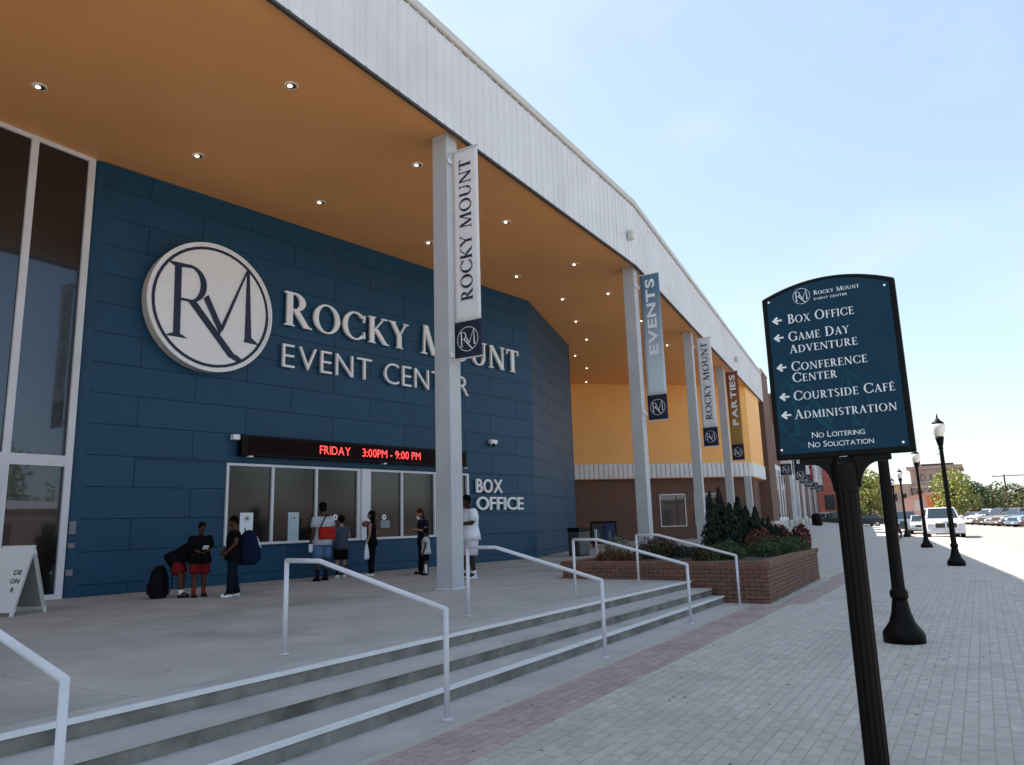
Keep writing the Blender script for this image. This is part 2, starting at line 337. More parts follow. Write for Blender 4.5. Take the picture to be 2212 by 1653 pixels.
# ---------------------------------------------------------------- ground, road, sidewalk
def ss(t): t = max(0, min(1, t)); return t*t*(3-2*t)
def yl(x): return .9 if x < 27 else .9+.118*(x-27)            # street lamp line
def yc(x): return 9.0 if x < 22.5 else 9.0+.12*(x-22.5)       # column line
def yk(x): return -2.0 if x < 27 else (yl(x)-2.9 if x < 53.8 else (yl(x)-.5 if x > 55.2 else yl(x)-2.9+2.4*(x-53.8)/1.4))   # kerb line
def gz(x, y):
    t = (y-yl(x)-1)/(yc(x)-yl(x)-1); h = .4*ss((x-26)/9)+.3*ss((x-52)/12)
    h *= 1-ss((x-118)/10)
    return h*ss(t)
b = MB(); b.add([(-1500, -1500, -.30), (3000, -1500, -.30), (3000, 1500, -.30), (-1500, 1500, -.30)], [(0, 1, 2, 3)])
tag(b.build('ground', M_ground), kind='structure')
b = MB(); b.add([(-60, -14, -.125), (130, -14, -.125), (130, yk(130)+.2, -.125), (55, yk(56)+.1, -.125), (54, yk(53)+.1, -.125), (27, -1.9, -.125), (-60, -1.9, -.125)], [(0, 1, 2, 3, 4, 5, 6)])
tag(b.build('road', M_road), kind='structure')
b = MB(); b.add([(-60, -60, -.20), (240, -60, -.20), (240, 60, -.20), (-60, 60, -.20)], [(0, 1, 2, 3)])
tag(b.build('parking_lot', M_road), kind='structure')
# sidewalk sheet (height follows gz); pavers lie on it near the camera
b = MB(); xs = [-25, -5, 3]+[3.5+i*.5 for i in range(45)]+[26+i*1.0 for i in range(40)]+[66+i*4 for i in range(17)]
NX = len(xs); NY = 14; Y1 = lambda x: 4.5 if x < 14.7 else (yc(x)+.05)
for x in xs:
    for j in range(NY): y = yk(x)+.15+(Y1(x)-yk(x)-.15)*j/(NY-1); b.v.append((x, y, gz(x, y)-(.005 if x < 26.4 else 0)))
for i in range(NX-1):
    for j in range(NY-1): b.f.append((i*NY+j, (i+1)*NY+j, (i+1)*NY+j+1, i*NY+j+1)); b.m.append(0); b.t.append(0); b.smooth.append(False)
sw = b.build('sidewalk', M_swalk); tag(sw, kind='structure')
b = MB()
for i in range(NX-1):
    xa, xb = xs[i], xs[i+1]
    b.add([(xa, yk(xa), -.15), (xb, yk(xb), -.15), (xb, yk(xb), .004), (xa, yk(xa), .004), (xa, yk(xa)+.152, .004), (xb, yk(xb)+.152, .004)], [(0, 1, 2, 3), (3, 2, 5, 4)])
kb = b.build('kerb', M_kerb); tag(kb, kind='structure')

# pavers
def in_planter(x, y): return x > 14.7 and x < 22.5 and y > 3.5 and (y > 3.5)
pav = []
PL, PW = .2, .1
j0 = int(-2/PW)
for j in range(j0, 46):
    y = j*PW+.015
    for i in range(int(3.9/PL), int(26.2/PL)+1):
        x = i*PL+(.1 if j % 2 else 0)
        if y < yk(x)+.16 or y+PW > (3.90 if x < 14.6 else (3.5 if x < 21 else 4.2)): continue
        if y > 3.5 and x < 14.7 and x+PL > 14.6: continue
        red = (3.2 < y < 3.95 and x < 14.75) or (2.9 < y < 3.5 and 14.75 <= x < 21) or (x >= 21 and 2.9 < y-.0*(x-21) < 3.5 and x < 23.5)
        cross = abs(x-14.7-.0) < .11 and y < 3.1 and False
        cx_, cy_ = x+PL/2, y+PW/2
        if not inview((cx_, cy_, 0), 1.12): continue
        pav.append((cx_, cy_, red or cross))
pav.sort(key=lambda p: (p[0]**2+p[1]**2)); 
def paver_geo(mb, cx, cy, dz, g=.0017):
    a, c = PL/2-g, PW/2-g; e = .003
    vs = [(cx-a, cy-c, -.016), (cx+a, cy-c, -.016), (cx+a, cy+c, -.016), (cx-a, cy+c, -.016), (cx-a+e, cy-c+e, dz), (cx+a-e, cy-c+e, dz+rnd.uniform(-.0012, .0012)), (cx+a-e, cy+c-e, dz), (cx-a+e, cy+c-e, dz)]
    mb.add(vs, [(4, 5, 6, 7), (0, 1, 5, 4), (1, 2, 6, 5), (2, 3, 7, 6), (3, 0, 4, 7)])
pm_me = []
for k in range(4):
    mb = MB(); paver_geo(mb, 0, 0, 0); pm_me.append((mb.mesh('paver', M_paver), mb.mesh('paver', M_paverr)))
vis = [p for p in pav if inview((p[0], p[1], 0), 1.01)][:300]; vset = set(vis)
for p in vis:
    o = link('paver', rnd.choice(pm_me)[1 if p[2] else 0], sw, (p[0]+rnd.uniform(-.0015, .0015), p[1]+rnd.uniform(-.0014, .0014), rnd.uniform(-.0012, .0012))); o.rotation_euler = (0, 0, rnd.uniform(-.008, .008))
g_, r_ = MB(), MB()
for p in pav:
    if p in vset: continue
    mb = r_ if p[2] else g_; mb.tint = rnd.uniform(-1, 1); paver_geo(mb, p[0], p[1], rnd.uniform(-.0012, .0012))
for nm, mb, m in (('gray_pavers', g_, M_paver), ('red_pavers', r_, M_paverr)):
    o = mb.build(nm, m, sw); tag(o, kind='stuff')
b = MB(); b.box(-12, 3.93, -.1, 14.78, 4.6, .002); tag(b.build('concrete_strip', M_conc2), kind='structure')

# dark gum spots and bits trodden onto the pavement
gm_ = MB(); rs_ = random.Random(21)
for i in range(150):
    x, y = rs_.uniform(4.2, 20), rs_.uniform(-1.2, 4.3)
    if x > 14.5 and y > 3.3: continue
    q = rs_.uniform(.006, .018); gm_.prism([(x+q*rs_.uniform(.7, 1.2)*math.cos(k*1.047), y+q*rs_.uniform(.7, 1.2)*math.sin(k*1.047)) for k in range(6)], .0022, .0034)
for i in range(120):
    x, y = rs_.uniform(3, 20), rs_.uniform(5.8, 12.5); q = rs_.uniform(.008, .022)
    if x > 14.5: continue
    gm_.prism([(x+q*rs_.uniform(.7, 1.2)*math.cos(k*1.047), y+q*rs_.uniform(.7, 1.2)*math.sin(k*1.047)) for k in range(6)], .4012, .4022)
tag(gm_.build('pavement_grit', pm('gum_dark', (.10, .095, .085), .9)), 'small dark gum spots scattered over paving and plaza', 'gum spots', kind='stuff')
# plaza slabs and steps
plz = MB(); plz.box(-14, 5.5, .1, 22.6, 26, .388); plz.prism([(22.6, 8.9), (60, 13.4), (60, 30), (22.6, 30)], .1, .388)
plz = plz.build('plaza', M_bed); tag(plz, kind='structure')
xb = [-8+i*2.9 for i in range(12)]
def ytop(x): return 5.44-.028*x
def ymid(x): return 4.98-.024*x
for i in range(len(xb)-1):
    xa, xc = xb[i], xb[i+1]
    if xc > 22.6: xc = 22.6
    for ya, yb_ in ((5.6, 7.7), (7.7, 10.4), (10.4, 13.1), (13.1, 16.4)):
        if xa > 14 and ya < 7: continue
        b = MB(); b.box(xa+.005, ya+.005, .30, xc-.005, yb_-.005, .40); b.build('concrete_slab', M_conc, plz)
for i in range(9):
    xa, xc = 22.6+i*3.2, 25.8+i*3.2
    for ya, yb_ in ((0, 3.2), (3.2, 6.4), (6.4, 11)):
        b = MB(); b.prism([(xa+.005, yc(xa)+ya+.005), (xc-.005, yc(xc)+ya+.005), (xc-.005, yc(xc)+yb_-.005), (xa+.005, yc(xa)+yb_-.005)], .30, .40); b.build('concrete_slab', M_conc, plz)
st = empty('entrance_steps', (0, 0, 0)); tag(st, 'three long concrete steps with pale nosings up to the plaza', 'steps')
def strip(name, f0, f1, z0, z1, mat, par, xa=-4, xe=14.76):
    b = MB(); b.prism([(xa, f0(xa)), (xe, f0(xe)), (xe, f1(xe)), (xa, f1(xa))], z0, z1); return b.build(name, mat, par)
k4 = lambda x: 4.40
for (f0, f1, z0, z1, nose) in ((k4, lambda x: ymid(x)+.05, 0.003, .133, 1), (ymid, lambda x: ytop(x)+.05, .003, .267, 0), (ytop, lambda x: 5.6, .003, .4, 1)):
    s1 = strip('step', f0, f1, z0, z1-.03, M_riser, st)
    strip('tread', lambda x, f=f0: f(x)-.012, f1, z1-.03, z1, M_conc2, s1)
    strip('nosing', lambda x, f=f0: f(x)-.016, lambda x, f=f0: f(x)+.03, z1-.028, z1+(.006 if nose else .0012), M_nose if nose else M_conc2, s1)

# ---------------------------------------------------------------- hand rails
def rail(x):
    r = empty('handrail', (x, 4.03, 0)); p = .021
    for nm, pts in (('post', [(0, 0, 0), (0, 0, .905)]), ('post', [(0, 1.98, .38), (0, 1.98, 1.305)]), ('rail', [(0, 0, .895), (0, 1.52, 1.30), (0, 1.985, 1.305)])):
        b = MB(); b.sm = True; b.tube(pts, .024, 12); o = b.build(nm, M_white, r)
    for y, z in ((0, .004), (1.98, .404)):
        b = MB(); b.lathe([(.05, z), (.05, z+.008), (.03, z+.012)], 14, (0, y)); b.build('base_plate', M_white, r)
    return r
r0 = rail(2.2)
lb = ['white handrail nearest the camera, cut by the left edge of the picture', 'white handrail in the middle of the steps, left of the first big column', 'white handrail starting just right of the first big column', 'white handrail second from the planter, in front of the trash bin', 'white handrail standing against the brick planter wall']
for i, x in enumerate((2.2, 5.4, 8.56, 11.71, 14.5)):
    r = r0 if i == 0 else copy_tree(r0); r.location = (x, 4.03, 0); tag(r, lb[i], 'handrail', 'handrails on the entrance steps')

# ---------------------------------------------------------------- event center building
BL = empty('event_center', (8.8, 15.7, .4)); tag(BL, 'large blue and orange event center with white canopy on tall columns', 'building')
BL.location = (0, 0, 0)
W0 = Vector((8.82, 15.71, 0)); WU = Vector((14.82, -2.17, 0)).normalized(); WN = Vector((WU.y, -WU.x, 0))      # normal towards the street
WM = frameM(W0, WU, WN)
CZ = 9.85
# soffit with recessed edge, unseen roof slab added above to block the sun
sof = [(-5, 8.37), (7.24, 8.52), (22.3, 8.69), (56.2, 12.70), (56.2, 30), (-5, 30)]  # unseen left end of soffit and roof cut short to let light in
b = MB(); b.prism(sof, CZ, CZ+.12); b.build('soffit', M_soffit, BL)
b = MB(); b.prism([(-5, 8.42), (22.3, 8.74), (56.2, 12.75), (56.2, 46), (-5, 46)], 11.62, 11.80); b.build('roof', M_cap, BL)
b = MB(); b.prism([(-5, 30), (56.2, 30), (56.2, 46), (-5, 46)], 0, 11.6); b.prism([(-5, 15.9), (-4.6, 15.9), (-4.6, 30), (-5, 30)], .4, 11.6); b.build('rear_sun_block', M_mortar, BL)  # unseen rear block and end wall, added to keep the sun out
# fascia: ribbed metal panels, coping, drip trim
FA, FB, FC = Vector((-5, 8.37, 0)), Vector((22.3, 8.67, 0)), Vector((56.0, 12.66, 0))
mbp = MB(); mbp.prism([(0, 0), (.3048, 0), (.3048, -.012), (.285, -.012), (.275, -.032), (.249, -.032), (.235, -.012), (0, -.012)], CZ-.02, 11.90)
fpm = mbp.mesh('fascia_panel', M_fascia)
for A, B_, nn in ((FA, FB, None), (FB, FC, None)):
    d = (B_-A); n = round(d.length/.3048); ang = math.atan2(d.y, d.x); stp = d.length/n
    for k in range(n):
        p = A+d.normalized()*(k*stp)
        if p.x < 4: continue
        o = link('fascia_panel', fpm, BL, p); o.rotation_euler = (0, 0, ang); o.scale = (stp/.3048, 1, 1)
def along(A, B_, o0, o1, z0, z1, name, mat):
    d = (B_-A).normalized(); nrm = Vector((d.y, -d.x, 0)); b = MB()
    b.prism([tuple((A+nrm*o0)[:2]), tuple((B_+nrm*o0)[:2]), tuple((B_+nrm*o1)[:2]), tuple((A+nrm*o1)[:2])], z0, z1); return b.build(name, mat, BL)
for A, B_ in ((FA, FB), (FB, FC)):
    along(A, B_, -.10, -.002, CZ+.1, 11.88, 'fascia_backing', M_trim)
    along(A, B_, -.30, .055, 11.915, 12.03, 'coping', M_cap); along(A, B_, .0551, .075, 11.93, 12.10, 'coping_edge', M_cap)
    along(A, B_, -.28, .012, 11.88, 11.914, 'reveal_shade', M_trim)  # dark strip paints the shadow in the rib gaps under the coping
    along(A, B_, -.06, .012, CZ-.075, CZ-.022, 'drip_trim', M_trim)
for (s, z) in ((14.3, 10.75),):
    d = (FB-FA).normalized(); p = Vector((21.6, 8.60, 10.62))
    b = MB(); b.box(-.09, -.16, -.16, .09, 0, .16); o = b.build('wall_flood_light', M_cap, BL, p); bev(o, .03)
p = FB+(FC-FB)*.62; b = MB(); b.box(-.09, -.2, -.16, .09, -.05, .16); o = b.build('wall_flood_light', M_cap, BL, (p.x, p.y, 10.6))
# columns
def column(x, y, rz, ztop=CZ, zb=.4):
    b = MB(); b.box(-.19, -.19, zb, .19, .19, ztop); o = b.build('column', M_col, BL, (x, y, 0)); o.rotation_euler = (0, 0, rz); bev(o, .012)
    b = MB(); b.box(-.215, -.215, zb+.001, .215, .215, zb+.03); b.build('base_plate', M_white, o)
    for zz in (9.2, 4.98):   # banner clamps
        if ztop > 9: b = MB(); b.box(-.2, -.235, zz-.05, .2, -.192, zz+.05); b.tube([(0, -.23, zz), (0, -.36, zz)], .02, 8); b.build('banner_clamp', M_white, o)
cols = [(12.12, 8.92, 0), (22.55, 9.02, R(3)), (32.25, 10.32, R(7)), (41.0, 11.42, R(7)), (-4, 8.8, 0), (2.0, 30, 0)]
for c in cols[:5]: column(*c)
column(47.0, 11.95, R(7), 4.05)
# downlights
for x, y in ((6.3, 13.93), (8.88, 10.09), (9.6, 13.84), (12.72, 10.15), (12.89, 13.45), (16.75, 10.24), (16.73, 12.93), (21.01, 10.29), (20.92, 12.43), (24.61, 10.72), (24.2, 12.41), (27.35, 13.44), (30.48, 14.48), (33.19, 16.45), (40.11, 19.22), (34.0, 11.9), (36.39, 17.37), (29, 11.2)):
    b = MB(); b.lathe([(.13, CZ-.012), (.13, CZ-.001), (.085, CZ-.001), (.085, CZ-.012)][::-1] if 0 else [(.135, CZ-.001), (.13, CZ-.014), (.10, CZ-.014), (.095, CZ-.002)], 20, (x, y)); o = b.build('downlight', M_ltrim, BL)
    b = MB(); b.lathe([(.095, CZ-.0185), (.07, CZ-.020)], 18, (x, y)); c = b.build('reflector', M_trim, o)
    b = MB(); b.ball((x-.022, y+.01, CZ-.024), (.045, .045, .018), 12, 6); b.build('lamp', M_bulb, o)
# blue panel walls
def sub_rects(r, holes):
    out_ = [r]
    for h in holes:
        nx = []
        for (a, b_, c, d) in out_:
            if h[2] <= a or h[0] >= c or h[3] <= b_ or h[1] >= d: nx.append((a, b_, c, d)); continue
            if h[1] > b_: nx.append((a, b_, c, h[1]))
            if h[3] < d: nx.append((a, h[3], c, d))
            lo, hi = max(b_, h[1]), min(d, h[3])
            if h[0] > a: nx.append((a, lo, h[0], hi))
            if h[2] < c: nx.append((h[2], lo, c, hi))
        out_ = nx
    return [q for q in out_ if q[2]-q[0] > .03 and q[3]-q[1] > .03]
def panel_wall(M, s0, s1, holes, off=0):
    zs = [.405, .63]+[.63+.665*k for k in range(1, 15)]
    zs = [z for z in zs if z < CZ-.05]+[CZ-.004]
    for k in range(len(zs)-1):
        first = (.85 if (k-1) % 2 else -.48)+off
        js = [s0]+[first+2.62*i for i in range(-3, 9) if s0+.1 < first+2.62*i < s1-.1]+[s1]
        for i in range(len(js)-1):
            for (a, c, d, e) in sub_rects((js[i], zs[k], js[i+1], zs[k+1]), holes):
                g = .004; b = MB(); e0 = .004
                vs = [(a+g, c+g, 0), (d-g, c+g, 0), (d-g, e-g, 0), (a+g, e-g, 0), (a+g+e0, c+g+e0, .014), (d-g-e0, c+g+e0, .014), (d-g-e0, e-g-e0, .014), (a+g+e0, e-g-e0, .014)]
                b.add([M @ Vector(v) for v in vs], [(4, 5, 6, 7), (0, 1, 5, 4), (1, 2, 6, 5), (2, 3, 7, 6), (3, 0, 4, 7)]); b.build('wall_panel', M_blue, BL)
def wallbox(name, mat, s0, z0, s1, z1, n0, n1, parent=BL, M=WM, bevel=0):
    b = MB(); b.box(s0, z0, n0, s1, z1, n1, M); o = b.build(name, mat, parent)
    if bevel: bev(o, bevel)
    return o
HOLES = [(3.0, 1.285, 7.02, 3.245), (7.33, 1.285, 11.44, 3.245)]
WMb = WM @ Matrix.Translation((0, 0, -.03))
panel_wall(WMb, -.17, 14.93, [(3.0, 1.285, 11.44, 3.245)])
for (s0, z0, s1, z1) in sub_rects((-.16, .4, 14.92, CZ), [(3.0, 1.285, 11.44, 3.245)]): wallbox('wall_backing', M_joint, s0, z0, s1, z1, -.30, -.031)
GA = W0+WU*14.93; GB = Vector((30.92, 15.66, 0)); GU = (GB-GA).normalized(); GN = Vector((GU.y, -GU.x, 0)); GM = frameM(GA, GU, GN)
GMb = GM @ Matrix.Translation((0, 0, -.03)); panel_wall(GMb, .0, (GB-GA).length, [], .6)
wallbox('wall_backing', M_joint, .02, .4, (GB-GA).length, CZ, -.3, -.031, M=GM)
# hidden return wall behind the corner
b = MB(); b.prism([(30.92, 15.66), (30.4, 16.2), (32, 30), (32.6, 30)], .4, CZ); b.build('side_wall', M_blue, BL)
M_dev = pm('device_grey', (.16, .16, .19), .5)
# narrow return beside the glass
RA = Vector((8.44, 15.87, 0)); RB = W0+WU*(-.17); RM_ = frameM(RA, (RB-RA), Vector(((RB-RA).y, -(RB-RA).x, 0))); RLn = (RB-RA).length
wallbox('return_wall', M_blue, 0, .4, RLn, CZ-.002, -.25, -.005, M=RM_)
for z0, z1, m in ((1.66, 1.92, M_dev), (1.38, 1.48, M_dev), (.83, .96, M_dev)): wallbox('wall_device', m, RLn*.25, z0, RLn*.75, z1, -.004, .03, M=RM_, bevel=.008)
# curtain wall at the left
g = empty('curtain_wall'); g.parent = BL
XL = -4.59; Yg = 15.85
def cw(name, mat, x0, z0, x1, z1, y0, y1): return boxo(name, mat, x0, y0, z0, x1, y1, z1, g)
mulx = [7.18, 5.85, 4.5, 3.1, 1.7, .3, -1.1, -2.5, -3.9]
cw('jamb', M_white, 8.30, .4, 8.44, CZ-.003, Yg-.05, Yg+.1)
for x in mulx: cw('mullion', M_white, x-.07, .4, x+.07, CZ-.004, Yg-.05, Yg+.1)
cw('head_frame', M_white, XL, CZ-.10, 8.299, CZ-.003, Yg-.045, Yg+.1)
ed = [8.30]+mulx
for i in range(len(mulx)):
    a, c = ed[i+1]+.071, (ed[i]-(.001 if i == 0 else .071))
    cw('transom', M_white, a, 3.02, c, 3.24, Yg-.046, Yg+.1); cw('sill_frame', M_white, a, .402, c, .50, Yg-.046, Yg+.1)
    cw('pane', M_glass, a, 3.241, c, CZ-.101, Yg, Yg+.02)
    if i != 1: cw('pane', M_glass, a, .501, c, 3.019, Yg, Yg+.02)
# pale door leaf, next bay
cw('door_leaf', M_white, 5.93, .41, 7.10, 3.01, Yg-.10, Yg-.05); cw('door_handle', M_cap, 6.05, 1.2, 6.10, 1.9, Yg-.17, Yg-.13)
# dark interior behind the glass
b = MB(); b.box(XL, Yg+.6, .4, 8.3, Yg+.65, CZ-.01); b.build('interior_wall', M_blackr, BL)
# box office windows
bw = {}
for (s0, s1, mul) in ((3.0, 7.02, (4.26, 5.57)), (7.33, 11.44, (8.57, 9.91))):
    f = MB(); z0, z1 = 1.285, 3.245; t = .06
    f.box(s0, z0, -.08, s1, z0+t, .05, WM); f.box(s0, z1-t, -.08, s1, z1, .03, WM); f.box(s0, z0+t, -.08, s0+t, z1-t, .028, WM); f.box(s1-t*1.6, z0+t, -.08, s1, z1-t, .028, WM)
    f = f.build('ticket_window', M_white, BL)
    for m_ in mul: wallbox('mullion', M_white, m_-.032, z0+t, m_+.032, z1-t, -.08, .026, f)
    e2 = [s0+t]+[q for m_ in mul for q in (m_-.032, m_+.032)]+[s1-t*1.6]
    for k in range(3): wallbox('pane', M_bglass, e2[2*k], z0+t, e2[2*k+1], z1-t, -.055, -.04, f)
    bw[s0] = f
wallbox('window_post', M_white, 7.025, 1.285, 7.325, 3.243, -.1, .09)
b = MB(); b.sm = True
o = MB(); o.prism([(7.17+.15*math.cos(i*math.pi/12), 1.72+.085*math.sin(i*math.pi/12)) for i in range(24)], .091, .105, WM); ov = o.build('oval_sticker', pm('maroon_print', (.12, .015, .02), .5), BL)
def notice(s0, z0, s1, z1, m, mark=True, nm='paper_notice'):
    f = bw[3.0] if s0 < 7 else bw[7.33]; o = wallbox(nm, m, s0, z0, s1, z1, -.039, -.034, f)
M_paper = pm('paper_white', (.72, .76, .80), .8, .03); M_paper2 = pm('paper_bluish', (.40, .50, .55), .6, .04); M_paperg = pm('paper_green', (.20, .28, .28), .8)
notice(3.42, 1.345, 3.77, 2.06, M_paper); notice(4.76, 1.345, 5.08, 2.06, M_paper2)
notice(7.80, 1.60, 8.14, 1.81, M_paperg)
for s, z in ((3.6, 1.92), (4.93, 1.92), (6.22, 1.92), (7.92, 1.90), (9.26, 1.90)):
    b = MB(); b.tube([WM @ Vector((s, z, -.0335)), WM @ Vector((s, z, -.022))], .078, 20); o = b.build('speaking_hole', M_lett if s > 6 else M_cap, bw[3.0] if s < 7 else bw[7.33])
    b = MB(); b.tube([WM @ Vector((s, z, -.0218)), WM @ Vector((s, z, -.018))], .03, 12); b.build('grille', M_trim, bw[3.0] if s < 7 else bw[7.33])
# security camera
b = MB(); b.box(12.48, 4.30, 0, 12.78, 4.42, .14, WM); b.sm = True; c = WM @ Vector((12.6, 4.28, .1)); b.ball(c, .1); o = b.build('security_camera', M_lett, BL)
b = MB(); b.ball(WM @ Vector((12.58, 4.25, .13)), .075); b.build('dome', M_black, o)

# orange hall end wall above brick, with ribbed band
OA, OB = Vector((40.1, 20.3, 0)), Vector((48.05, 11.9, 0)); OC = Vector((53.6, 12.45, 0))
OU = (OB-OA).normalized(); ON = Vector((OU.y, -OU.x, 0)); ON = ON if ON.dot(Vector((-1, -1, 0))) > 0 else -ON
OA2 = OA-OU*4
def quadwall(name, A, B_, z0, z1, mat, th=.2, parent=BL, out=0):
    d = (B_-A).normalized(); n = Vector((d.y, -d.x, 0)); b = MB()
    P = [A+n*out, B_+n*out, B_-n*th, A-n*th]; b.prism([(p.x, p.y) for p in P], z0, z1); return b.build(name, mat, parent)
quadwall('orange_wall', OA2, OB, 4.955, CZ-.003, M_orange); quadwall('orange_wall', OB, OC, 4.955, CZ-.003, M_orange)
b = MB(); b.prism([tuple(OA2[:2]), tuple(OB[:2]), tuple(OC[:2]), (53.6, 25), (40, 25)], 4.06, 4.11); b.build('overhang_soffit', M_soffit, BL)
bp = MB(); bp.prism([(0, 0), (.2985, 0), (.2985, -.02), (.26, -.07), (.04, -.07), (0, -.02)], 4.10, 4.955); bpm = bp.mesh('band_panel', M_fascia)
quadwall('band_backing', OA2, OB, 4.10, 4.953, M_trim, .1, out=-.002); quadwall('band_backing', OB, OC, 4.10, 4.953, M_trim, .1, out=-.002)
for A, B_ in ((OA2, OB), (OB, OC)):
    d = B_-A; n = int(d.length/.30)
    for k in range(n):
        p = A+d*(k/n); o = link('band_panel', bpm, BL, p); o.rotation_euler = (0, 0, math.atan2(d.y, d.x))
# brick wall under it (recessed) with windows
def brickmat():
    m = bpy.data.materials.new('brick_wall_far'); m.use_nodes = True; t = m.node_tree; N = t.nodes; L = t.links; b = N['Principled BSDF']; b.inputs['Roughness'].default_value = .85
    tc = N.new('ShaderNodeTexCoord'); br = N.new('ShaderNodeTexBrick'); br.inputs['Color1'].default_value = (.150, .066, .042, 1); br.inputs['Color2'].default_value = (.118, .052, .034, 1); br.inputs['Mortar'].default_value = (.15, .11, .09, 1)
    br.inputs['Scale'].default_value = 1; br.inputs['Brick Width'].default_value = .21; br.inputs['Row Height'].default_value = .075; br.inputs['Mortar Size'].default_value = .008
    sp = N.new('ShaderNodeSeparateXYZ'); L.new(tc.outputs['Object'], sp.inputs[0]); ad = N.new('ShaderNodeMath'); ad.operation = 'SUBTRACT'; L.new(sp.outputs[0], ad.inputs[0]); L.new(sp.outputs[1], ad.inputs[1])
    cb = N.new('ShaderNodeCombineXYZ'); L.new(ad.outputs[0], cb.inputs[0]); L.new(sp.outputs[2], cb.inputs[1]); L.new(cb.outputs[0], br.inputs['Vector']); L.new(br.outputs[0], b.inputs['Base Color']); return m
M_brickf = brickmat()
inn = -ON*.5
segs = []
WLEN = (OB-OA2).length
def bw_s(s): return OA2+OU*s+inn
wins = []
for (xa, xb_) in ((43.86, 45.03), (45.42, 46.6)):
    s0 = (xa-OA2.x)/OU.x; s1 = (xb_-OA2.x)/OU.x; wins.append((s0, s1))
cuts = [(0, wins[0][0])]+[(wins[0][1], wins[1][0])]+[(wins[1][1], WLEN+.3)]
BM = frameM(OA2+inn, OU, ON)
def bb(name, m, s0, z0, s1, z1, n0, n1, parent=BL): b = MB(); b.box(s0, z0, n0, s1, z1, n1, BM); return b.build(name, m, parent)
for a, c in cuts: bb('brick_wall', M_brickf, a, .3, c, 4.07, -.2, 0)
for a, c in wins:
    bb('brick_wall', M_brickf, a, .3, c, 1.15, -.2, -.001); bb('brick_wall', M_brickf, a, 3.12, c, 4.07, -.2, -.001)
    f = MB(); t = .06
    for q in ((a, 1.15, c, 1.15+t), (a, 3.12-t, c, 3.12), (a, 1.15+t, a+t, 3.12-t), (c-t, 1.15+t, c, 3.12-t)): f.box(q[0], q[1], -.1, q[2], q[3], .03, BM)
    f = f.build('hall_window', M_white, BL); bb('pane', M_glass, a+t, 1.15+t, c-t, 3.12-t, -.06, -.04, f)
quadwall('brick_wall', OB+inn+Vector((.5, .4, 0)), OC+Vector((2.4, 1.0, 0)), .3, 4.07, M_brickf)
# ---------------------------------------------------------------- brick wing further along the street
BWG = empty('brick_wing'); tag(BWG, 'long brown brick wing with piers and white framed bays beyond the orange hall', 'building')
PA = Vector((56.0, 12.66, 0)); PD = Vector((1, .119, 0)).normalized(); PM = frameM(PA, PD, Vector((PD.y, -PD.x, 0)))
def pw(name, m, s0, z0, s1, z1, n0, n1, parent=BWG): b = MB(); b.box(s0, z0, n0, s1, z1, n1, PM); return b.build(name, m, parent)
pw('wall', M_brickf, .3, .2, 62, 9.2, -6, -1.0)
pier_s = [0, 12.6, 25, 37, 49, 60.5]; PWD = [4.3, 6.0, 5, 5, 5, 1.5]
for i, s in enumerate(pier_s):
    h = 12.3 if i < 2 else 9.6; wd_ = PWD[i]; p = pw('pier', M_brickf, s, 1.25, s+wd_, h, -1.2, 0); pw('base_course', M_lime, s-.05, .1, s+wd_+.05, 1.249, -1.2, .05, p); pw('cap_stone', M_lime, s-.05, h, s+wd_+.05, h+.12, -1.2, .05, p)
    if i < len(pier_s)-1:
        e = pier_s[i+1]; a0, a1 = s+wd_+.06, e-.06; pw('brick_infill', M_brickf, a0, 5.6, a1, 9.19, -.9, -.3); pw('base_course', M_lime, a0, .1, a1, 1.2, -1.1, -.1)
        f = pw('bay_window', M_white, a0, 1.201, a1, 5.59, -1.0, -.06)
        n = 4; wd = (a1-a0)/n
        for k in range(n): pw('pane', M_glass, a0+k*wd+.45, 1.5, a0+(k+1)*wd-.45, 5.2, -.059, -.04, f)
pw('cornice', M_lime, .3, 9.2, 62, 9.4, -1.6, -.9)
# red building at the end
rb = empty('red_brick_building'); tag(rb, 'bright red painted brick building at the far end of the brick wing', 'building')
boxo('wall', M_redb, 119, 16.2, -.1, 140, 40, 9.0, rb); boxo('parapet', M_lime, 118.9, 16.1, 9.0, 140, 40, 9.3, rb); boxo('base_course', M_lime, 118.9, 16.1, -.1, 140.1, 40, 1.3, rb)
for i in range(4):
    y = 18+i*4; f = boxo('window', M_trim, 118.95, y, 2.2, 119.02, y+1.4, 4.4, rb); boxo('pane', M_glass, 118.93, y+.1, 2.3, 118.949, y+1.3, 4.3, f)

# ---------------------------------------------------------------- wall signs
lg = empty('emblem_sign'); tag(lg, 'big round white RM emblem with navy ring mounted on the blue wall', 'sign')
LM = WM @ Matrix.Translation((2.325, 6.925, 0))
b = MB(); b.sm = False
b.tube([LM @ Vector((0, 0, .02)), LM @ Vector((0, 0, .28))], 1.57, 72); o = b.build('drum', M_lettside, lg)
b = MB(); b.tube([LM @ Vector((0, 0, .2801)), LM @ Vector((0, 0, .295))], 1.545, 72); b.build('face', M_lett, lg)
b = MB(); put_polys(b, gA(0, 0, 1.58, 1.58, .045, .045, 0, 360, 72), LM, 1, 1, 0, 0, .27, .05, 0); b.build('rim', M_lett, lg)
b = MB(); emblem(b, LM, 1.53, .296, .006); b.build('monogram', M_navy, lg)
ns = empty('name_sign'); tag(ns, 'raised white serif letters reading Rocky Mount with Event Center below on blue wall', 'sign')
lettering('Rocky Mount', WM, 4.35, 14.10, 6.92, 7.85, .05, .07, [M_lett], ns, 'serif_letter', small=.86)
lettering('EVENT CENTER', WM, 4.38, 11.40, 5.78, 6.42, .05, .07, [M_lett], ns, 'plain_letter', serif=False, off=-.014, gap=.22, space=.5)
